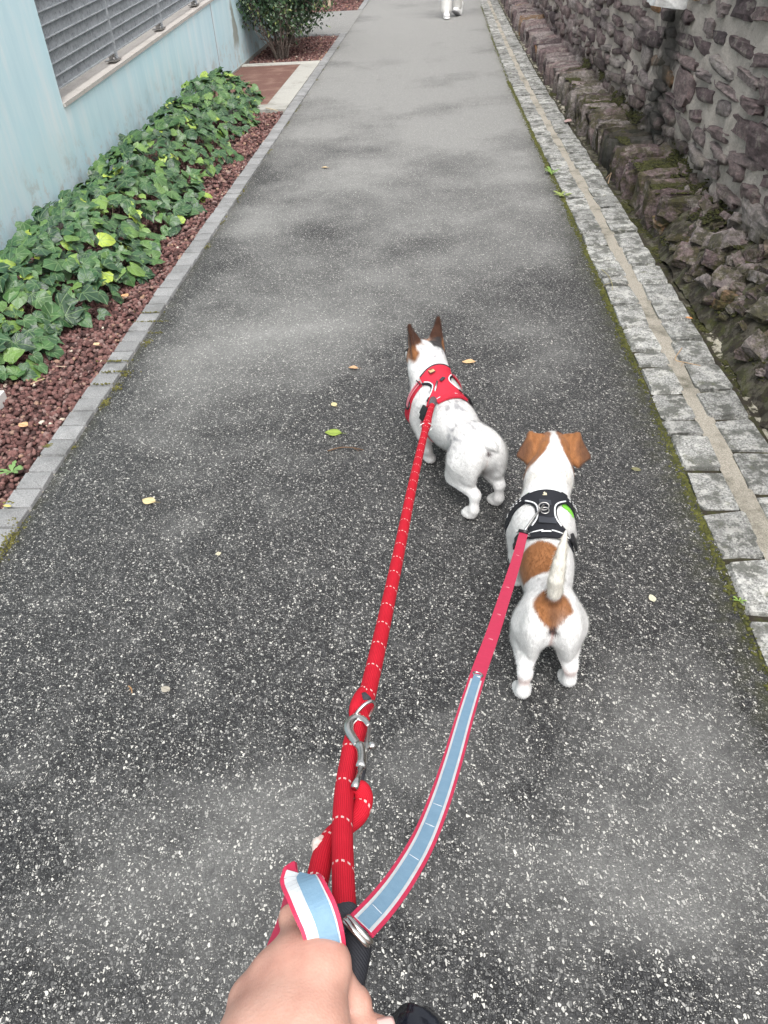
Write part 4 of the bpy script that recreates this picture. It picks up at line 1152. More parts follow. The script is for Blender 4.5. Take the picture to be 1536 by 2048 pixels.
# ---- the near dog: tan head patches, tail up
def ears_drop(s):
    A_, B_, C_, D_, E_ = (s * .030, .016, .040), (s * .047, -.042, -.002), (s * .062, .004, .048), (s * .094, -.026, .000), (s * .064, -.046, -.014)
    return [(A_, B_, C_, .0052), (B_, C_, E_, .0048), (C_, D_, E_, .0045)]
def paint_near(V, q, col, nz, nz2, nzb, N):
    x, y, z = V.T
    hx = np.abs(q[:, 0])
    bl = np.interp(q[:, 1], [-.090, -.072, -.050, -.030, 0, .03, .06], [.060, .042, .021, .011, .0072, .0055, .009]) + nz * .006
    mask = sstep(hx - bl, -.002, .005) * sstep(q[:, 1], -.088, -.074) * (1 - sstep(q[:, 1], .095, .105)) * sstep(q[:, 2], -.05, -.035) * (1 - sstep(np.abs(q[:, 1]) , .2, .21))
    mask *= (np.linalg.norm(q, axis=1) < .16)
    shade = 1 + nz2 * .5
    col = mixc(col, mask, BROWN) ; col = np.where(mask[:, None] > .5, col * shade[:, None], col)
    ear = sstep(hx + nz * .03, .052, .082) * (np.abs(q[:, 1]) < .07)
    col = mixc(col, ear * .85, DBROWN * 1.2)
    ei = sstep(hx, .052, .062) * sstep(q[:, 1], -.05, -.03) * (1 - sstep(q[:, 1], -.02, -.008)) * .55
    col = mixc(col, ei * mask, DBROWN * 1.6)
    top = sstep(N[:, 2], -.2, .2)
    d1 = np.sqrt(((x + .022 - .1 * (y - .215)) / .050) ** 2 + ((y - .206) / .050) ** 2) + nz * .35
    col = mixc(col, (1 - sstep(d1, .94, 1.06)) * top, BROWN * .95)
    d2 = np.sqrt(((x + .004) / .044) ** 2 + ((y - .052) / .042) ** 2 + ((z - .245) / .05) ** 2) + nz * .5
    tail = sstep(z, .272, .285)
    m2 = (1 - sstep(d2, .9, 1.1)) * (1 - tail)
    m2 *= 1 - np.exp(-((x - .022) / .012) ** 2 - ((z - .215) / .02) ** 2)
    col = mixc(col, m2, BROWN); 
    dk = np.exp(-((x / .014) ** 2)) * (1 - tail) * (1 - sstep(np.abs(z - .25), .01, .03)) * m2 * .6
    col = mixc(col, dk, DBROWN)
    back = sstep(-N[:, 1], .1, .5)
    an = np.exp(-((x / .0085) ** 2 + ((z - .212) / .0095) ** 2)) * back * (y < .09) * 1.4
    col = mixc(col, np.clip(an * 1.6, 0, 1), (.035, .018, .018))
    cr = np.exp(-(x / .0025) ** 2) * back * sstep(z, .135, .15) * (1 - sstep(z, .2, .212)) * (y < .1)
    col = mixc(col, np.clip(cr * .9, 0, 1), (.40, .20, .17))
    pk = np.exp(-(((np.abs(x) - .04) / .02) ** 2 + ((y - .06) / .03) ** 2)) * sstep(-N[:, 2], .2, .7) * .4 * (z > .08)
    col = mixc(col, pk, PINK)
    hk = np.exp(-((z - .075) / .014) ** 2) * (y < .06) * back * .55
    col = mixc(col, hk, PINK)
    ft = (1 - sstep(z, .004, .014)) * .75; col = mixc(col, ft, (.24, .19, .18))
    nose = (q[:, 1] > .128) * 1.0; col = mixc(col, nose, BLACKC)
    col = np.where((z > .285)[:, None] & (y < .14)[:, None], col * np.array([.93, .90, .82]), col)
    yl = np.exp(-((y - .46) / .012) ** 2) * top * .25; col = mixc(col, yl, (.62, .55, .42))
    return col
D2H, D2L = -math.atan2(.018, .40), (0.250, 1.178, 0)
dog2, bv2, cf2 = dog('dog', 'white dog with tan head patches and raised tail in a black harness', D2L, D2H, 1.0, .87, {
    'head': (.030, .572, .318), 'yaw': -.02, 'pitch': -.10,
    'neck': ((0, .40, .228), (.018, .50, .286), .065, .057),
    'legs_h': {-1: [(-.044, .075, .165), (-.053, .085, .115), (-.054, -.004, .088), (-.056, -.012, .036), (-.056, .004, .0155)],
               1: [(.044, .08, .165), (.053, .105, .118), (.052, .025, .085), (.054, .028, .035), (.054, .046, .0155)]},
    'legs_f': {-1: [(-.05, .40, .17), (-.056, .37, .12), (-.055, .375, .05), (-.055, .385, .0155)],
               1: [(.05, .40, .17), (.056, .39, .12), (.055, .42, .055), (.055, .43, .0155)]},
    'tail': [(0, .075, .235), (.000, .060, .275), (.000, .058, .33), (.006, .075, .385), (.014, .098, .432)],
    'tail_r': ([0, .2, .5, .8, 1], [.017, .0155, .0165, .0115, .003]),
    'ears': ears_drop, 'paint': paint_near, 'box': ((-.14, -.05, -.004), (.17, .74, .46))})
YMAP[id(bv2)] = (.268, .76)
def harness_near():
    h = empty('dog_harness', (D2L[0], D2L[1], 0), D2H); prop(h, 'black dog harness with white reflective piping on the near dog', 'harness')
    fr, md, re = .452, .385, .292
    w = lambda y: float(np.interp(y, [.268, .276, .288, .300, .318, .34, .370, .392, .412, .425, .455], [.28, .62, .95, .85, .46, .27, .22, .25, .44, .58, .55]))
    ys = np.linspace(.270, .452, 22)
    panel('back_panel', bv2, ys, w, w, C_BLACK, h, .005, .004)
    for s in (-1, 1):
        piping('piping', bv2, [(y, s * (w(y) - .015)) for y in np.linspace(.318, .418, 14)], C_WHITE, h)
        piping('edging', bv2, [(y, s * (w(y) + .02)) for y in np.linspace(.312, .422, 14)], C_BLACK, h, .0035, .008)
        # front and girth straps run round to the chest
        band('chest_strap', bv2, [(.432 + .02 * abs(t) ** 1.2 * .6, s * t) for t in np.linspace(.5, 2.6, 18)], .015, C_BLACK, h, .006, .004)
        band('girth_strap', bv2, [(.296, s * t) for t in np.linspace(.85, 3.05, 20)], .016, C_BLACK, h, .005, .004)
        for k in range(2):
            piping('reflective_strip', bv2, [(.284 + k * .0, s * t) for t in np.linspace(.22 if k else .12, .75, 8)], C_WHITE, h, .0018, .0105) if k == 0 else None
        for t in (.62, .74, .86, .98, 1.25):
            for dy in (-.006, .006):
                blocks('reflective_dash', bv2, .434 + dy + .01 * (t - .6), s * t, .0055, .0022, .0012, C_WHITE, h, .0115)
        for t in (1.42, 1.55):
            for dy in (-.006, .006): blocks('reflective_dash', bv2, .297 + dy, s * t, .004, .003, .001, C_WHITE, h, .0105)
        blocks('buckle', bv2, .300, s * 1.02, .026, .030, .009, C_BLACKP, h, .008)
        blocks('buckle_clip', bv2, .298, s * 1.25, .020, .020, .007, C_BLACKP, h, .008)
    piping('piping', bv2, [(.447, t) for t in np.linspace(-.36, .36, 12)], C_WHITE, h, .0016, .011)
    band('handle', bv2, [(.274 - .012 * math.cos(t * 2.6), t) for t in np.linspace(-.55, .55, 14)], .009, C_BLACK, h, .012, .005)
    piping('reflective_strip', bv2, [(.266, t) for t in np.linspace(-.18, .08, 6)], C_WHITE, h, .0020, .018)
    blocks('stitched_patch', bv2, .392, -.02, .030, .022, .0015, C_DARK, h, .0105)
    blocks('stitched_patch', bv2, .330, .02, .044, .024, .0015, C_DARK, h, .0105)
    # small pale dog-shaped badge
    p, n = wrap(bv2, .428, -.02, lift=.0115)
    out = [(-5, -5), (5, -5), (5, -3.4), (4.4, -3.4), (4.6, .4), (3.2, 1.2), (2.2, .2), (1.6, 1.8), (1.2, 3.4), (.2, 4.6), (-1.4, 4.2), (-2.0, 2.6), (-3.4, 1.8), (-3.2, .6), (-1.8, .2), (-2.6, -3.4), (-5, -3.4)]
    sc = .00105; m = len(out)
    Vb = [(p[0] + a * sc, p[1] + b * sc * 1.2, p[2] + .0005 - abs(a) * .00003) for a, b in out]; Vb += [(a, b, c - .002) for a, b, c in Vb]
    mk('badge', Vb, [tuple(range(m)), tuple(range(m, 2 * m))[::-1]] + [(i, m + i, m + (i + 1) % m, (i + 1) % m) for i in range(m)], plain('pale badge', (.62, .57, .42), .5), h)
    p, n = wrap(bv2, .372, -.10, lift=.014)
    tube('lead_ring', torus_path(p + np.array([.004, 0, .002]), (1, .3, 0), (-.2, .75, .45), .013, .010), .0016, MAT_DSTEEL, h, 8, closed=True)
    tube('lead_ring', torus_path(p + np.array([.006, -.014, .000]), (1, .1, .1), (-.1, .9, .3), .010, .009), .0015, MAT_DSTEEL, h, 8, closed=True)
    return h
harn2 = harness_near()
g = empty('dog_collar', (D2L[0], D2L[1], 0), D2H); prop(g, 'bright green collar just showing under the black harness', 'collar')
band('collar_strap', bv2, [(.416, t) for t in np.linspace(.45, .95, 8)], .012, plain('lime green nylon', (.20, .62, .05), .5), g, .002, .002)
band('collar_strap', bv2, [(.445 + .01 * (abs(t - 3.14) / 2), t) for t in np.linspace(.95, 5.86, 30)], .006, plain('green webbing', (.16, .45, .05), .6), g, .002, .002)

# ---- the far dog: prick ears, stub tail
def ears_up(s):
    A_, B_, Cc = (s * .012, .000, .040), (s * .052, -.018, .010), (s * .052, -.004, .108)
    M_ = (s * .046, .020, .040)
    return [(A_, B_, Cc, .0046), (B_, M_, Cc, .0042)]
def paint_far(V, q, col, nz, nz2, nzb, N):
    x, y, z = V.T; hx = q[:, 0]; ah = np.abs(hx)
    tick = sstep(nz2 + nzb * .7, .0, .26) * sstep(N[:, 2], -.2, .4) * sstep(y, .04, .1) * .8
    col = mixc(col, tick, (.30, .30, .32))
    ear = sstep(q[:, 2], .036, .048) * (ah < .10) * sstep(ah, .008, .02)
    ear = np.maximum(ear, sstep(ah, .034, .044) * sstep(q[:, 2], -.012, .004) * sstep(q[:, 1], -.05, -.03) * (1 - sstep(q[:, 1], .06, .08)))
    ear *= (np.linalg.norm(q, axis=1) < .17)
    tone = mixc(np.tile(BROWN * .75, (len(V), 1)), sstep(q[:, 2] + nz * .03, .026, .056), (.060, .024, .013))
    col = np.where(ear[:, None] > .01, col * (1 - ear[:, None]) + tone * ear[:, None] * (1 + nz2 * .5)[:, None], col)
    bk = sstep(hx, .002, .010) * (1 - sstep(hx, .046, .052)) * sstep(q[:, 1], -.052 , -.040) * (1 - sstep(q[:, 1], -.012, -.004)) * (q[:, 2] > .0) * (q[:, 2] < .052)
    col = mixc(col, bk, BLACKC * 1.3)
    tn = sstep(hx, .002, .010) * (1 - sstep(hx, .06, .07)) * sstep(q[:, 1], -.014, -.006) * (1 - sstep(q[:, 1], .07, .09)) * (q[:, 2] > -.02) * (q[:, 2] < .055)
    col = mixc(col, tn * (1 - ear), BROWN * 1.1)
    fc = sstep(-hx, .012, .02) * sstep(q[:, 1], .0, .02) * (1 - sstep(q[:, 1], .07, .09)) * (q[:, 2] > -.02) * (np.linalg.norm(q, axis=1) < .1)
    col = mixc(col, fc * .9, BROWN)
    back = sstep(-N[:, 1], .1, .5) * (y < .1)
    an = np.exp(-(((x - .004) / .0065) ** 2 + ((z - .216) / .0075) ** 2)) * back
    col = mixc(col, np.clip(an * 1.6, 0, 1), (.05, .03, .03))
    cr = np.exp(-(x / .003) ** 2) * back * sstep(z, .12, .14) * (1 - sstep(z, .19, .205)); col = mixc(col, cr * .4, (.44, .30, .26))
    pk = np.exp(-((ah * 0 + (np.abs(x) - .025) / .02) ** 2 + ((y - .06) / .04) ** 2)) * sstep(-N[:, 2], .1, .6) * .55 * (z > .09); col = mixc(col, pk, (.36, .30, .29))
    ft = (1 - sstep(z, .006, .018)) * .5; col = mixc(col, ft, (.34, .28, .25))
    lg = (1 - sstep(z, .03, .11)) * .18; col = mixc(col, lg, (.5, .45, .42))
    col = mixc(col, (q[:, 1] > .128) * 1.0, BLACKC)
    return col
D1H, D1L = math.radians(26), (0.145, 1.878, 0)
dog1, bv1, cf1 = dog('dog', 'white dog with pricked brown ears and stub tail in a red harness', D1L, D1H, .92, 1.0, {
    'head': (.014, .452, .338), 'yaw': .04, 'pitch': -.16, 'roll': 0.0,
    'neck': ((0, .36, .232), (.006, .418, .300), .073, .060),
    'legs_h': {-1: [(-.054, .07, .165), (-.062, .085, .115), (-.040, .004, .082), (-.048, -.006, .036), (-.052, .006, .0155)],
               1: [(.054, .07, .165), (.060, .085, .115), (.052, .018, .082), (.050, .014, .036), (.050, .030, .0155)]},
    'legs_f': {-1: [(-.05, .36, .17), (-.056, .32, .125), (-.046, .325, .06), (-.034, .330, .0155)],
               1: [(.05, .36, .17), (.056, .36, .12), (.05, .40, .055), (.045, .41, .0155)]},
    'tail': [(0, .06, .238), (.008, .030, .242), (.020, .012, .236), (.030, .004, .224)],
    'tail_r': ([0, .5, 1], [.020, .015, .005]),
    'ears': ears_up, 'paint': paint_far, 'box': ((-.16, -.05, -.004), (.15, .64, .50))})
YMAP[id(bv1)] = (.262, .78)
def harness_far():
    h = empty('dog_harness', (D1L[0], D1L[1], 0), D1H); prop(h, 'red dog harness with black buckles on the far dog', 'harness')
    w = lambda y: float(np.interp(y, [.262, .272, .285, .297, .310, .330, .348, .366, .392], [.35, .70, .92, .75, .42, .27, .32, .47, .44]))
    panel('back_panel', bv1, np.linspace(.262, .392, 18), w, w, C_RED, h, .005, .004)
    for s in (-1, 1):
        piping('piping', bv1, [(y, s * (w(y) - .01)) for y in np.linspace(.302, .362, 12)], C_WHITE, h, .0020)
        piping('edging', bv1, [(y, s * (w(y) + .035)) for y in np.linspace(.298, .366, 12)], C_BLACK, h, .0038, .007)
        band('chest_strap', bv1, [(.378 + .02 * (t - .5), s * t) for t in np.linspace(.5, 2.6, 18)], .014, C_RED, h, .006, .004)
        for dy in (-.006, .006): band('reflective_strip', bv1, [(.378 + dy + .02 * (t - .5), s * t) for t in np.linspace(.56, 1.4, 10)], .0022, C_PINK, h, .0105, .001)
        blocks('edge_tab', bv1, .380, s * .54, .004, .032, .002, C_BLACKP, h, .0105)
        tube('strap_ring', torus_path(wrap(bv1, .392, s * 1.32, lift=.008)[0], (.2, 1, 0), (s * .5, 0, -1), .017, .012), .003, C_BLACKP, h, 8, closed=True)
        band('girth_strap', bv1, [(.280, s * t) for t in np.linspace(.9, 3.05, 20)], .014, C_RED, h, .005, .004)
        band('girth_lining', bv1, [(.266, s * t) for t in np.linspace(.7, 1.5, 10)], .005, C_DARK, h, .004, .004)
        piping('reflective_strip', bv1, [(.270, s * t) for t in np.linspace(.30, 1.2, 10)], C_WHITE, h, .0016, .010)
        blocks('buckle', bv1, .283, s * 1.08, .030, .030, .009, C_BLACKP, h, .008)
        blocks('buckle_clip', bv1, .280, s * 1.34, .016, .026, .008, C_BLACKP, h, .008)
        for dy in (-.006, .006): blocks('reflective_dash', bv1, .280 + dy, s * 1.55, .012, .004, .001, C_PINK, h, .0105)
    piping('piping', bv1, [(.390, t) for t in np.linspace(-.42, .42, 10)], C_DARK, h, .0022, .010)
    blocks('seam', bv1, .295, .62, .004, .032, .002, C_BLACK, h, .0105)
    band('handle', bv1, [(.262 - .006 * math.cos(2.4 * t), t) for t in np.linspace(-.5, .85, 14)], .010, C_RED, h, .012, .007)
    o = blocks('badge', bv1, .374, -.12, .020, .020, .002, plain('dark badge border', (.10, .035, .03), .5), h, .0105)
    blocks('badge_face', bv1, .374, -.12, .0165, .0165, .0012, plain('tan badge', (.60, .38, .20), .5), h, .0132)
    for a, b, L_, W_ in ((.0045, 0, .010, .0028), (-.003, .025, .005, .006), (-.003, -.03, .005, .0055)):
        blocks('badge_mark', bv1, .374 + a, -.12 + b, L_, W_, .0008, plain('dark print', (.09, .05, .03), .6), h, .0147)
    blocks('tab', bv1, .335, .06, .026, .010, .004, C_DARK, h, .012, .7)
    return h
harn1 = harness_far()
# ------------------------------------------------------------------ leads
def m_rope():
    M = Mat('red knitted rope'); uv = M.sep(M.uv())
    rib = M.math('SINE', M.math('MULTIPLY', uv[0], 2 * math.pi * 30))
    kn = M.math('SINE', M.math('MULTIPLY', uv[1], 2 * math.pi * 320))
    n = M.noise(60, 3, M.obj())
    c = M.mix(n, (.46, .012, .026), (.62, .022, .042))
    c = M.mix(M.step(rib, -.9, .0), (.40, .010, .022), c)
    # white tracer thread: dashes in a slanting ring every 40 mm
    ph = M.math('FRACT', M.math('MULTIPLY', M.math('ADD', uv[1], M.math('MULTIPLY', uv[0], .022)), 1 / .058))
    ring = M.math('LESS_THAN', M.math('ABSOLUTE', M.math('SUBTRACT', ph, .5)), .024)
    dash = M.math('GREATER_THAN', M.math('FRACT', M.math('MULTIPLY', uv[0], 11)), .48)
    c = M.mix(M.math('MULTIPLY', M.math('MULTIPLY', ring, dash), .85), c, (.72, .55, .52))
    M.bump(M.math('ADD', rib, M.math('MULTIPLY', kn, .3)), .35, .0008)
    return M.out(c, .8, Specular_IOR_Level=.12)
MAT_ROPE = m_rope()
def m_web(name, a, b, rough=.65):
    M = Mat(name); p = M.pos()
    c = M.mix(M.noise(90, 4, p, .7), a, b)
    M.bump(M.math('ADD', M.noise(900, 2, p), M.noise(120, 3, p)), .35, .0008)
    return M.out(c, rough)
WEB_RED, WEB_BLUE, WEB_WHITE = m_web('crimson webbing', (.44, .018, .062), (.58, .034, .095)), m_web('light blue webbing', (.13, .245, .355), (.215, .345, .46)), m_web('white reflective tape', (.46, .48, .50), (.68, .70, .72), .4)
CAM_P = np.array([0, 0, CAM_H])
def toworld(root, p):
    a = root.rotation_euler.z; c, s = math.cos(a), math.sin(a)
    return np.array([c * p[0] - s * p[1] + root.location.x, s * p[0] + c * p[1] + root.location.y, p[2] + root.location.z])
def lead_path(pts, d0, d1, n):
    q = smooth_path(np.array(pts, float), n)
    L = np.concatenate([[0], np.cumsum(np.linalg.norm(np.diff(q, axis=0), axis=1))]); L /= L[-1]
    return np.array([along(a, b, 1 / ((1 - t) / d0 + t / d1)) for (a, b), t in zip(q, L)])
HD = .60                                   # hand distance
ring1 = toworld(harn1, wrap(bv1, .335, -.10, lift=.012)[0]); d_r1 = np.linalg.norm(ring1 - CAM_P)
rope = empty('rope_lead', tuple(ring1)); prop(rope, 'thick red knitted rope lead running from the far dog to the hand', 'lead')
def child(o, root): return rel(o, root)
A_px = [(867, 800), (850, 862), (823, 980), (795, 1118), (764, 1262), (738, 1375), (722, 1432), (703, 1500), (690, 1570), (685, 1650), (686, 1740), (690, 1838)]
PA = lead_path(A_px, d_r1 - .02, HD + .012, 110)
rad = np.interp(np.linspace(0, 1, 110), [0, .02, .06, .075, .09, .5, .62, .66, 1], [.0085, .0092, .0100, .0128, .0098, .0102, .0105, .0092, .0086])
child(tube('rope', PA, rad, MAT_ROPE, None, 16), rope)
child(tube('grip_collar', smooth_path([PA[0] + (PA[0] - PA[3]) * .25, PA[0], PA[2]], 8), [.006, .0098, .0118, .0122, .0122, .012, .0115, .0105], plain('grey rubber', (.075, .078, .085), .5), None, 14), rope)
child(tube('snap_bolt', [ring1, (ring1 + PA[0]) / 2 + [0, 0, .004], PA[0] + (PA[0] - PA[3]) * .1], [.0035, .0045, .004], MAT_DSTEEL, None, 8), rope)
i = 9
child(tube('slide_ring', torus_path(PA[i], (1, 0, 0), (0, .5, .35), .017, .012), .0016, MAT_DSTEEL, None, 8, closed=True), rope)
# knot and stitched end near the snap hook
def ip(py): return 1 / (1 / (d_r1 - .02) + (1 / (HD + .012) - 1 / (d_r1 - .02)) * (py - 800) / (1838 - 800))
K = [along(px, py, ip(py) + dd) for px, py, dd in [(742, 1372, -.006), (728, 1383, -.014), (716, 1402, -.016), (712, 1424, -.008), (716, 1440, .004)]]
child(tube('rope_end', smooth_path(K, 14), np.linspace(.0062, .0085, 14), MAT_ROPE, None, 12), rope)
child(tube('binding', smooth_path([along(727, 1392, ip(1392) - .022), along(735, 1400, ip(1400) - .022)], 4), .005, C_DARK, None, 8), rope)
rc = along(728, 1426, ip(1426) - .024); RGT = CR[:, 0]; UPV = -CR[:, 1]
child(tube('hook_ring', torus_path(rc, UPV * .8 + RGT * .6, RGT * .55 - UPV * .35 + CR[:, 2] * .7, .0155, .0105), .0019, MAT_STEEL, None, 8, closed=True), rope)
hk = lambda px, py, dd=-.026: along(px, py, ip(py) + dd)
child(tube('snap_hook', smooth_path([hk(738, 1452), hk(728, 1440), hk(712, 1436), hk(700, 1446), hk(698, 1460), hk(706, 1476), hk(717, 1492)], 22), np.interp(np.linspace(0, 1, 22), [0, .3, .6, 1], [.0028, .0046, .0062, .0050]), MAT_STEEL, None, 10, flat=.7), rope)
child(tube('hook_gate', [hk(739, 1452), hk(735, 1485), hk(728, 1515)], [.0020, .0022, .0024], MAT_DSTEEL, None, 8), rope)
child(tube('hook_body', smooth_path([hk(717, 1490), hk(723, 1500), hk(724, 1520), hk(721, 1535)], 8), [.005, .0056, .0054, .0052, .0052, .0052, .005, .0048], MAT_STEEL, None, 10), rope)
child(tube('hook_button', [hk(741, 1486), hk(747, 1495)], [.0036, .0036], MAT_STEEL, None, 10), rope)
child(tube('hook_shank', [hk(722, 1534), hk(715, 1560), hk(709, 1575)], [.0030, .0029, .0036], MAT_STEEL, None, 10), rope)
child(tube('hook_swivel', [hk(725, 1536, -.016), hk(718, 1560, -.014), hk(713, 1580, -.012)], [.004, .0045, .003], C_DARK, None, 8), rope)
B = [along(px, py, ip(min(py, 1838)) + dd) for px, py, dd in [(708, 1572, -.012), (722, 1580, -.006), (727, 1600, .010), (716, 1630, .022), (690, 1652, .028), (660, 1680, .026), (645, 1715, .022), (636, 1755, .022), (622, 1810, .024), (600, 1900, .03)]]
child(tube('handle_rope', smooth_path(B, 46), np.interp(np.linspace(0, 1, 46), [0, .1, .3, 1], [.006, .0085, .0090, .0092]), MAT_ROPE, None, 16), rope)
fr = [along(636, 1690, ip(1690) + .018), along(644, 1678, ip(1680) + .016), along(634, 1702, ip(1700) + .018)]
V_, F_, _ = surface(blend([(ell(fr[0], (.0055, .0055, .008)), .004), (ell(fr[1], (.0025, .0025, .006)), .003), (ell(fr[2], (.004, .004, .006)), .004)]), fr[0] - .02, fr[0] + .02, .0015)
V_ = V_ + .0012 * np.stack([fbm(V_, 500, 2, k) for k in range(3)], 1)
child(link('frayed_core', mesh_np('frayed_core', V_, F_, plain('frayed white fibre', (.62, .52, .47), .9, .2, 300))), rope)
child(tube('sleeve', smooth_path([PA[-4] * .3 + PA[-2] * .7, PA[-1], along(682, 1868, HD + .006), along(664, 1905, HD + .002)], 12), np.interp(np.linspace(0, 1, 12), [0, .15, 1], [.0095, .0112, .0122]), C_DARK, None, 16, flat=.8), rope)

leash_s = toworld(harn2, wrap(bv2, .318, -.30, lift=.03)[0]); d_s = np.linalg.norm(leash_s - CAM_P)
web = empty('webbing_lead', tuple(leash_s)); prop(web, 'flat crimson and light blue webbing lead running from the near dog to the hand', 'lead')
W_px = [(1047, 1068), (1030, 1130), (1005, 1208), (983, 1275), (957, 1347), (931, 1430), (906, 1518), (879, 1602), (846, 1683), (806, 1752), (766, 1806), (722, 1854)]
nW = 90
PW = lead_path(W_px, d_s - .02, HD - .005, nW)
def facing(P, tilt=0.0):
    T = np.gradient(P, axis=0); out = []
    for p, t in zip(P, T):
        v = unit(CAM_P - p); w = np.cross(v, unit(t)); w = unit(w)
        if tilt: w = unit(w * math.cos(tilt) + v * math.sin(tilt))
        out.append(w)
    return np.array(out)                   # cross(w, T) points to the camera side
def up_sign(P, W):
    m = len(P) // 2; T = np.gradient(P, axis=0); nn = np.cross(W[m], unit(T[m])); return 1 if np.dot(nn, CAM_P - P[m]) > 0 else -1
WW = facing(PW, .25); sg = up_sign(PW, WW)
WW = WW * sg
child(ribbon('strap', PW, WW, .0210, .0022, WEB_RED), web)
Lw = np.array([np.linalg.norm(np.array(W_px[4]) - 0) ]); e0 = int(np.argmin([np.linalg.norm(p - along(957, 1350, np.linalg.norm(p - CAM_P))) for p in PW]))
child(ribbon('reflective_tape', PW[e0 + 1:], WW[e0 + 1:], .0152, .0006, WEB_WHITE, None, .0022), web)
child(ribbon('blue_band', PW[e0:], WW[e0:], .0104, .0006, WEB_BLUE, None, .0029), web)
T0 = unit(PW[e0 + 1] - PW[e0 - 1]); n0 = unit(np.cross(WW[e0], T0))
child(tube('eyelet', torus_path(PW[e0] + n0 * .003, WW[e0], T0, .0068, .0068, 24), .0014, MAT_STEEL, None, 8, closed=True), web)
for t in (6, 13, 19, 25):
    if t < e0 - 1:
        tt = unit(PW[t + 1] - PW[t - 1]); nn = unit(np.cross(WW[t], tt))
        child(tube('stitch', [PW[t] + nn * .0026 - WW[t] * .0035, PW[t] + nn * .0026 + WW[t] * .0035], .0008, C_PINK, None, 5), web)
for f0 in (.655, .70, .785, .95):
    t = int(f0 * (nW - 1)); tt = unit(PW[t + 1] - PW[t - 1]); nn = unit(np.cross(WW[t], tt))
    child(tube('seam', [PW[t] + nn * .0036 - WW[t] * .0045, PW[t] + nn * .0036 + WW[t] * .0045 + tt * .001], .00028, WEB_WHITE, None, 5), web)
# end fitting on the dog's harness
rg = toworld(harn2, wrap(bv2, .372, -.06, lift=.020)[0])
child(tube('snap_hook', smooth_path([rg, rg * .55 + PW[0] * .45 + [0, 0, .006], PW[0] + [0, .004, .002]], 8), [.0025, .0025, .0028, .003, .003, .003, .0035, .004], MAT_DSTEEL, None, 8), web)
child(tube('buckle_frame', torus_path(PW[0], WW[0], unit(PW[0] - PW[2]), .0165, .010), .0019, MAT_DSTEEL, None, 8, closed=True), web)
child(tube('hook_base', [PW[0] - WW[0] * .012 + [0, .004, .004], PW[0] + WW[0] * .012 + [0, .004, .004]], .0045, C_BLACKP, None, 8), web)
# crimp and black padded handle that runs into the fist
E = PW[-1]
for dd in (0, 1):
    cc = along(719 - 7 * dd, 1860 + 6 * dd, HD - .010); tt = unit(along(700, 1880, HD - .01) - along(730, 1845, HD - .01)); vv = unit(CAM_P - cc)
    child(tube('crimp', torus_path(cc, np.cross(tt, vv), vv, .0105, .0065), .0023, MAT_STEEL, None, 8, closed=True), web)
child(tube('padded_handle', smooth_path([along(717, 1862, HD + .002), along(708, 1900, HD - .004), along(697, 1950, HD - .006), along(680, 2010, HD + .004)], 12), [.0095, .0108, .0112, .0115, .0118, .012, .012, .012, .012, .012, .012, .012], C_BLACK, None, 14, flat=.8), web)
# hand loop of the same webbing, folded over the fingers
LP = [(655, 1925, HD - .010), (650, 1880, HD - .030), (640, 1840, HD - .034), (624, 1806, HD - .030), (606, 1772, HD - .016), (588, 1764, HD + .010), (574, 1800, HD + .030), (560, 1850, HD + .034), (538, 1905, HD + .034)]
PL = smooth_path([along(*v) for v in LP], 44)
WL = facing(PL); WL = WL * up_sign(PL[:20], WL[:20])
for k in range(44):
    t = k / 43
    ref = unit(RGT * .95 + UPV * .32)
    a = sstep(np.array([t]), .42, .66)[0]
    WL[k] = unit(ref * (1 - a) + (ref * .25 + CR[:, 2] * -.9) * a)
T_ = np.gradient(PL, axis=0); nn = np.cross(WL[10], unit(T_[10])); sgn = 1 if np.dot(nn, CAM_P - PL[10]) > 0 else -1
WL = WL * sgn
wdt = np.interp(np.linspace(0, 1, 44), [0, .3, .5, 1], [.025, .028, .027, .022])
child(ribbon('hand_loop', PL, WL, wdt, .0022, WEB_RED), web)
child(ribbon('reflective_tape', PL[:26], WL[:26], wdt[:26] * .80, .0006, WEB_WHITE, None, .0022), web)
# the blue band lies nearer to the right-hand edge
T_ = np.gradient(PL, axis=0)
PB = np.array([p + unit(w - unit(t) * np.dot(w, unit(t))) * sgn * .0035 for p, w, t in zip(PL, WL, T_)])
child(ribbon('blue_band', PB[:26], WL[:26], wdt[:26] * .46, .0006, WEB_BLUE, None, .0030), web)

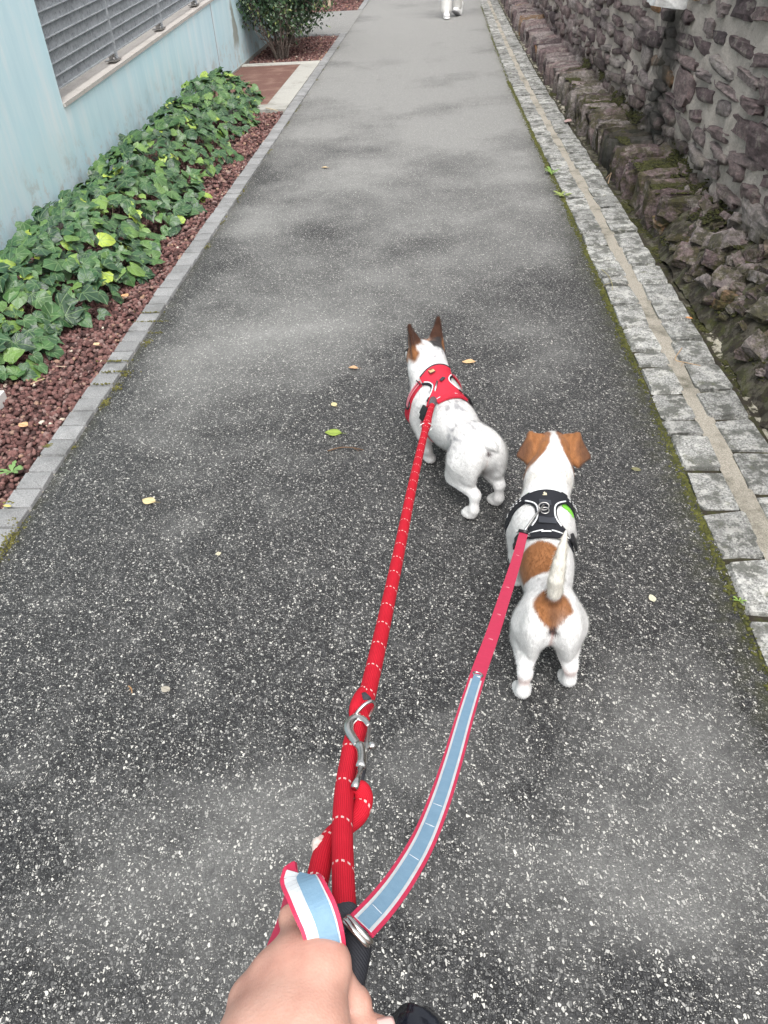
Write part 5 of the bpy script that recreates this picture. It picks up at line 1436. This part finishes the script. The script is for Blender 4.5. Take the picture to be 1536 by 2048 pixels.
# ------------------------------------------------------------------ the walker's hand
def m_skin():
    M = Mat('skin'); p = M.obj()
    c = M.ramp(M.noise(28, 4, p, .6), [(.3, (.46, .235, .18)), (.55, (.535, .30, .232)), (.75, (.585, .35, .278))])
    rd = M.n('Attribute', {'attribute_name': 'col'}).outputs['Color']
    c = M.mix(1.0, c, rd, 'MULTIPLY')
    v = M.voro(520, p); M.bump(M.math('ADD', M.math('MULTIPLY', v.outputs['Distance'], .5), M.math('ADD', M.noise(90, 3, p), M.math('MULTIPLY', M.noise(700, 2, p), .4))), .22, .0016)
    return M.out(c, .48, Subsurface_Weight=.12, Subsurface_Radius=(.012, .005, .003), Subsurface_Scale=.6)
MAT_SKIN = m_skin()
def hand():
    a = along
    K = [a(650, 1932, .575), a(602, 1930, .586), a(555, 1950, .598), a(500, 2005, .612)]
    Wr = [a(600, 2235, .548), a(560, 2245, .555), a(515, 2245, .565), a(480, 2245, .578)]
    pr = []
    A = lambda f, k=.012: pr.append((f, k))
    for i in range(4): A(cone(Wr[i], K[i], .0195, (.0138, .0140, .0132, .0125)[i]), .03)
    for i in range(3): A(cone((K[i] + Wr[i]) / 2, (K[i + 1] + Wr[i + 1]) / 2, .0165, .0165), .02)
    for i in range(2): A(ell(K[i], (.0132, .0132, .0132)), .012)
    fl = [K[0], a(706, 2010, .596), a(696, 2056, .628), a(655, 2062, .645)]
    A(cone(fl[0] * .72 + fl[1] * .28, fl[1], .0118, .0112), .003); A(cone(fl[1], fl[2], .0112, .0098), .005); A(cone(fl[2], fl[3], .0098, .0088), .005)
    fm = [K[1], a(584, 1836, .618), a(588, 1886, .655), a(625, 1945, .662)]
    A(cone(fm[0], fm[1], .0132, .0082), .012); A(cone(fm[1], fm[2], .0082, .0085), .006); A(cone(fm[2], fm[3], .0095, .0085), .006)
    ff = [K[2], a(552, 1968, .645), a(572, 1990, .672), a(600, 2000, .665)]
    A(cone(ff[0], ff[1], .0120, .0105), .010); A(cone(ff[1], ff[2], .0105, .0092), .006); A(cone(ff[2], ff[3], .0092, .0082), .006)
    fp = [K[3], a(508, 2025, .655), a(535, 2050, .672), a(560, 2050, .662)]
    A(cone(fp[0], fp[1], .0108, .0092), .010); A(cone(fp[1], fp[2], .0092, .0082), .006); A(cone(fp[2], fp[3], .0082, .0072), .006)
    th = [a(612, 2190, .565), a(650, 2118, .578), a(706, 2076, .592), a(756, 2063, .597)]
    A(cone(th[0], th[1], .020, .0145), .016); A(cone(th[1], th[2], .0135, .0112), .008); A(cone(th[2], th[3], .0112, .0095), .006)
    el_ = a(470, 2750, .62)
    A(cone((Wr[0] + Wr[1]) / 2, el_, .024, .034), .02); A(cone((Wr[2] + Wr[3]) / 2, el_, .024, .034), .02)
    # tendons and a vein on the back of the hand
    for i in range(3):
        v = unit(CAM_P - K[i]); A(cone(Wr[i] * .55 + K[i] * .45 + v * .0150, K[i] + v * .0085, .0040, .0050), .008)
    fn = blend(pr)
    pts = np.array(K + Wr + fl + fm + ff + fp + th + [el_])
    V, F, N = surface(fn, pts.min(0) - .04, pts.max(0) + .04, .0027)
    col = np.ones((len(V), 3))
    for c, rr, s in [(K[0], .016, .5), (K[1], .015, .4), (K[2], .014, .3), (fl[1], .013, .45), (fl[2], .014, .5), (th[3], .012, .2), (fm[1], .012, -.35)]:
        w = np.exp(-((V - c) ** 2).sum(1) / rr ** 2) * s
        col = col * (1 - w[:, None]) + np.array([1.08, .86, .84]) * w[:, None] if s > 0 else col * (1 + w[:, None]) - np.array([1.0, 1.04, 1.0]) * w[:, None]
    root = empty('person', tuple(np.mean(K, 0))); prop(root, "walker's bare left hand gripping both leads at the bottom of the picture", 'person')
    me = mesh_np('hand', V, F, MAT_SKIN, True); vcol(me, np.clip(col, 0, 1.2))
    rel(link('hand', me), root)
    # thumb nail
    ax = unit(th[3] - th[2]); up = unit(CAM_P - th[3] - ax * np.dot(CAM_P - th[3], ax)); sd = np.cross(ax, up)
    g = [(u, v) for u in np.linspace(-1, 1, 7) for v in np.linspace(-1, 1, 7)]
    Vn = [th[3] + ax * (.0035 + u * .0058) + (up * math.cos(v * .75) + sd * math.sin(v * .75)) * (.0098 - .0012 * max(0, u) ** 2) for u, v in g]
    Fn = [(i * 7 + j, i * 7 + j + 1, (i + 1) * 7 + j + 1, (i + 1) * 7 + j) for i in range(6) for j in range(6)]
    nl = mk('thumb_nail', Vn, Fn, plain('finger nail', (.66, .43, .39), .28, .03), None, True); m = nl.modifiers.new('thick', 'SOLIDIFY'); m.thickness = .0008; m.offset = 0
    rel(nl, root)
hand()
bc = along(826, 2082, .645)
fnb = blend([(ell(bc, (.021, .022, .026)), .01), (ell(bc + RGT * .012 - UPV * .004, (.014, .016, .018)), .01), (ell(bc - UPV * .03 - RGT * .01, (.018, .02, .03)), .015), (cone(bc - UPV * .01 - RGT * .02, along(740, 2110, .62), .012, .006), .01)])
V_, F_, N_ = surface(fnb, bc - .09, bc + .07, .0028)
rdg = np.abs(fbm(V_, 70, 2, 3)) * 2 + np.abs(fbm(V_, 170, 2, 5)) * .8
V_ = V_ + N_ * (.0065 * (rdg - .35))[:, None]
prop(link('plastic_bag', mesh_np('plastic_bag', V_, F_, plain('glossy black plastic', (.010, .012, .018), .22, .1))), 'crumpled shiny black plastic bag held beside the thumb', 'bag')
# ------------------------------------------------------------------ the person in white far up the path
def far_person():
    ox, oy = 0.235, 14.62
    root = empty('person', (ox, oy, 0)); prop(root, 'person in white trousers and white shoes walking towards the dogs', 'person')
    fa, fb = np.array([-.085, -.10, 0]), np.array([.085, .16, .015])          # front foot, rear foot
    pr = []
    A = lambda f, k=.05: pr.append((f, k))
    hipL, hipR = np.array([-.085, .0, .90]), np.array([.085, .02, .90])
    for hp, ft, kn in ((hipL, fa, np.array([-.09, -.09, .50])), (hipR, fb, np.array([.09, .04, .50]))):
        A(cone(hp, kn, .095, .078)); A(cone(kn, ft + [0, .05, .13], .078, .082), .03)
    A(ell((0, .01, .98), (.165, .115, .13))); A(cone((0, .01, 1.0), (0, .01, 1.34), .13, .145), .08); A(ell((0, .01, 1.36), (.19, .10, .09)), .08)
    A(cone((0, .0, 1.40), (0, -.02, 1.50), .055, .05), .04); A(ell((0, -.03, 1.595), (.072, .09, .108)), .03)
    A(ell((0, -.118, 1.585), (.012, .016, .02)), .01)
    for s, yy in ((-1, .06), (1, -.10)):
        A(cone((s * .19, .01, 1.36), (s * .235, .02 + yy * .3, 1.10), .050, .042), .04); A(cone((s * .235, .02 + yy * .3, 1.10), (s * .235, yy - .04, .87), .040, .028), .02)
        A(ell((s * .235, yy - .055, .82), (.022, .035, .05)), .02)
    V, F, N = surface(blend(pr), (-.34, -.28, .06), (.34, .34, 1.75), .016)
    col = np.tile(np.array([.78, .77, .74]), (len(V), 1))
    col[V[:, 2] > .98] = (.62, .60, .56)
    col[(V[:, 2] > 1.455)] = (.55, .35, .27)
    col[(np.abs(V[:, 0]) > .19) & (V[:, 2] < .87)] = (.55, .35, .27)
    hair = (V[:, 2] > 1.60) & (V[:, 1] > -.085 - (V[:, 2] - 1.60) * .2) | (V[:, 2] > 1.66) | ((V[:, 2] > 1.50) & (V[:, 1] > .03))
    col[hair] = (.06, .035, .02)
    for s in (-1, 1): col[np.linalg.norm(V - [s * .028, -.108, 1.605], axis=1) < .014] = (.04, .03, .03)
    col[np.linalg.norm((V - [0, -.112, 1.54]) / [2, 1, .6], axis=1) < .014] = (.42, .18, .16)
    M = Mat('clothed figure'); p = M.obj()
    c = M.n('Attribute', {'attribute_name': 'col'}).outputs['Color']; M.bump(M.noise(22, 4, p), .5, .02)
    me = mesh_np('body', V, F, M.out(c, .8), True); vcol(me, col)
    link('body', me, root)
    ankle = []
    sole, upper = plain('grey shoe sole', (.26, .26, .27), .7), plain('white shoe leather', (.80, .80, .79), .5, .03)
    for ft, ang, pitch in ((fa, .10, 0.0), (fb, -.45, -.42)):
        R_ = np.array(Matrix.Rotation(ang, 3, 'Z') @ Matrix.Rotation(pitch, 3, 'X'))
        q = lambda v: tuple(ft + R_ @ np.array(v))
        fn = blend([(ell(q((0, -.06, .045)), (.048, .085, .040), R_), .02), (ell(q((0, .07, .055)), (.042, .07, .052), R_), .04), (cone(q((0, .07, .07)), q((0, .08, .12)), .042, .040), .03), (ell(q((0, -.0, .075)), (.040, .07, .03), R_), .03)])
        V1, F1, _ = surface(fn, ft - [.2, .26, .05], ft + [.2, .26, .26], .010)
        s = link('shoe', mesh_np('shoe', V1, F1, upper, True), root)
        fs = blend([(ell(q((0, -.055, .016)), (.054, .10, .018), R_), .02), (ell(q((0, .075, .016)), (.047, .075, .018), R_), .03)])
        V2, F2, _ = surface(fs, ft - [.2, .26, .06], ft + [.2, .26, .2], .010)
        V2[:, 2] = np.maximum(V2[:, 2], .001)
        link('sole', mesh_np('sole', V2, F2, sole if pitch else upper, True), s)
        V3, F3, _ = surface(cone(q((0, .075, .10)), q((0, .08, .19)), .036, .040), ft - [.15, .2, .0], ft + [.15, .25, .3], .012)
        link('sock', mesh_np('sock', V3, F3, plain('white sock', (.7, .7, .69), .9), True), s)
far_person()

# ------------------------------------------------------------------ fallen leaves, twigs, weeds
def fallen_leaf(label, px, py, size, rot, col, z=0.004, narrow=.55, seed=0, curl=.18, stalk=True):
    g = gnd(px, py, z); r = np.random.RandomState(seed)
    root = empty('fallen_leaf', tuple(g), rot); prop(root, label, 'leaf')
    prof = [(0, .0), (.12, .45), (.3, .9), (.5, 1.0), (.7, .8), (.88, .38), (1, 0)]
    V, F = [], []
    for i, (t, w) in enumerate(prof):
        for j in range(5):
            u = (j - 2) / 2; x = u * w * narrow * .5 * r.uniform(.92, 1.08); y = t - .5
            V.append((x * size, y * size, size * (curl * (abs(u) ** 1.5) * w * .6 + curl * (y ** 2) + .03 * math.sin(5 * y + u * 3 + seed)) + .002))
    for i in range(len(prof) - 1):
        for j in range(4): a = i * 5 + j; F.append((a, a + 1, a + 6, a + 5))
    M = Mat('dry leaf'); p = M.obj()
    c = M.mix(M.noise(90, 4, p), tuple(v * .72 for v in col), tuple(min(1, v * 1.2) for v in col))
    bl = mk('blade', V, F, M.out(c, .7), root, True); m = bl.modifiers.new('thick', 'SOLIDIFY'); m.thickness = .0008
    tube('midrib', [(0, -size * .5, .003 + size * curl * .26), (0, 0, .0032), (0, size * .46, .003 + size * curl * .24)], [.0007, .0006, .0003], plain('leaf rib', tuple(v * .6 for v in col), .8), root, 5)
    if stalk: tube('stalk', [(0, -size * .5, .002 + size * curl * .25), (size * .05, -size * .68, .002), (size * .12, -size * .8, .001)], [.0009, .0008, .0006], plain('leaf stalk', tuple(v * .5 for v in col), .8), root, 5)
for args in [('yellowish tan leaf lying alone on the asphalt left of the leads', 298, 1003, .050, 1.3, (.62, .50, .27), .004, .75, 1, .12),
             ('green wilted leaf with curled edge on the asphalt beside a twig', 667, 868, .062, 1.5, (.25, .33, .06), .004, .75, 2, .22),
             ('small pale yellow leaf just above the green wilted leaf', 668, 810, .030, .6, (.62, .54, .30), .004, .8, 3, .15),
             ('tan leaf on the asphalt left of the red-harness dog', 707, 737, .040, 1.4, (.58, .36, .20), .004, .6, 4, .2),
             ('peach diamond-shaped leaf right of the pricked ears', 938, 724, .055, 1.55, (.72, .46, .24), .004, .62, 5, .04, False),
             ('tiny cream leaf fragment on dark asphalt below the tan leaf', 437, 1108, .018, .3, (.60, .55, .40), .004, .9, 6, .1, False),
             ('grey-beige leaf fragment left of the metal snap hook', 331, 1379, .028, 1.2, (.36, .33, .27), .004, .7, 7, .1, False),
             ('cream leaf fragment on the asphalt right of the near dog', 1304, 1198, .028, .2, (.66, .62, .46), .004, .7, 8, .2, False),
             ('dull olive leaf on the asphalt beside the setts', 1272, 940, .032, 1.3, (.24, .23, .12), .004, .6, 9, .15, False),
             ('small tan leaf far up the path near the ivy', 650, 336, .050, 1.5, (.55, .42, .26), .004, .55, 10, .2),
             ('orange-tan leaf on the red gravel near the kerb', 47, 851, .045, 1.2, (.66, .38, .20), .012, .8, 11, .15),
             ('orange leaf on the gravel at the edge of the ivy', 250, 592, .050, .9, (.62, .34, .17), .012, .8, 12, .15),
             ('pale peach leaf on the gravel under the ivy edge', 193, 689, .040, .8, (.70, .50, .30), .012, .7, 13, .12),
             ('pinkish grey leaf lying on the setts by the ledge', 1136, 243, .13, -.4, (.40, .28, .26), .018, .45, 14, .12, False),
             ('small orange leaf against the mossy verge of the setts', 1378, 637, .030, 1.2, (.62, .30, .12), .02, .6, 15, .2, False),
             ('yellow leaf sliver on the kerb at the left edge', 15, 1013, .030, 1.5, (.62, .55, .18), .017, .4, 16, .1, False)]:
    fallen_leaf(*args)
def twig(label, pts, r, col, z=.005):
    P = [gnd(px, py, z) + [0, 0, dz] for px, py, dz in pts]
    root = empty('twig', tuple(P[0])); prop(root, label, 'twig')
    m = plain('dead twig', col, .9, .25, 200)
    rel(tube('shoot', smooth_path(P, 12), np.linspace(r, r * .6, 12), m, None, 6), root)
    k = len(P) // 2; d = P[-1] - P[0]
    rel(tube('side_shoot', [P[k], P[k] + d * .12 + [d[1] * .15, -d[0] * .15, .004], P[k] + d * .2 + [d[1] * .22, -d[0] * .22, .002]], [r * .6, r * .5, r * .3], m, None, 5), root)
twig('thin brown twig on the asphalt below the green wilted leaf', [(655, 902, 0), (680, 898, .006), (705, 897, .004), (727, 900, 0)], .0026, (.14, .085, .05))
twig('bent dry stalk lying across the setts near the mossy rubble', [(1362, 705, .02), (1349, 724, .012), (1368, 730, .012), (1400, 737, .012)], .0024, (.40, .28, .17), .014)
twig('tiny curved orange sliver on the asphalt at the left', [(257, 1372, 0), (263, 1378, .002), (264, 1386, 0)], .0016, (.42, .24, .10))
twig('straw-coloured stalk on the red gravel beside the kerb', [(62, 770, .004), (78, 764, .006), (92, 758, .004)], .0022, (.48, .36, .22), .012)
twig('pale dry stem at the far end of the ivy bed', [(532, 218, .01), (545, 222, .015), (556, 224, .01)], .005, (.55, .46, .32), .015)
twig('short dry stalk on the gravel below the ivy', [(112, 734, .004), (124, 735, .005), (134, 735, .004)], .002, (.50, .38, .28), .012)
twig('curved grass stalk lying on the setts by the asphalt edge', [(1202, 540, .004), (1215, 553, .008), (1223, 568, .008), (1225, 582, .004)], .0016, (.34, .30, .14), .014)
twig('brown stalk lying over the verge beside the ledge', [(1216, 368, .004), (1222, 352, .02), (1230, 340, .012), (1212, 360, .01)], .003, (.34, .24, .15), .02)
def weed(label, px, py, n, size, col, z=0.0, up=.7, seed=0):
    g = gnd(px, py, z); root = empty('weed', tuple(g)); prop(root, label, 'weed')
    r = np.random.RandomState(seed); M = Mat('weed leaf'); p = M.obj()
    m = M.out(M.mix(M.noise(120, 3, p), tuple(v * .65 for v in col), tuple(v * 1.25 for v in col)), .5)
    for i in range(n):
        a = i * 2.4 + r.uniform(-.3, .3); L = size * r.uniform(.6, 1.1); d = np.array([math.cos(a), math.sin(a), 0]); sd = np.array([-d[1], d[0], 0])
        V, F = [], []
        for t, w in ((0, .05), (.25, .10), (.45, .24), (.62, .16), (.75, .26), (1, .0)):
            c = d * L * t * .9 + np.array([0, 0, L * up * (t - .55 * t * t)])
            V += [c - sd * w * L * .6, c + np.array([0, 0, -.02 * L]), c + sd * w * L * .6]
        for k in range(5):
            for j in range(2): b = k * 3 + j; F.append((b, b + 1, b + 4, b + 3))
        mk('leaf', V, F, m, root, True)
weed('pale green weed rosette growing in the red gravel by the kerb', 24, 944, 9, .055, (.16, .27, .09), .0, .6, 1)
weed('young weed growing beside the setts at the foot of the rubble', 1480, 690, 6, .075, (.10, .22, .05), .0, 1.0, 2)
weed('bright green weed at the foot of the ledge', 1150, 224, 8, .12, (.10, .25, .05), .0, .9, 3)
weed('grass tuft between asphalt and setts halfway up the path', 1104, 350, 7, .07, (.17, .28, .06), .0, 1.2, 4)
weed('low yellowish weed at the asphalt edge below the grass tuft', 1122, 392, 8, .075, (.26, .32, .09), .0, .5, 5)
weed('small weed sprouting on the mossy rubble ledge', 1403, 345, 6, .06, (.10, .20, .05), .17, .8, 6)
weed('tiny seedling at the moss line beside the near setts', 1478, 1202, 5, .022, (.22, .34, .08), .006, .6, 7)
weed('little fern-like weed in the gravel at the left edge of the ivy', 6, 742, 7, .06, (.10, .19, .05), .0, .7, 8)
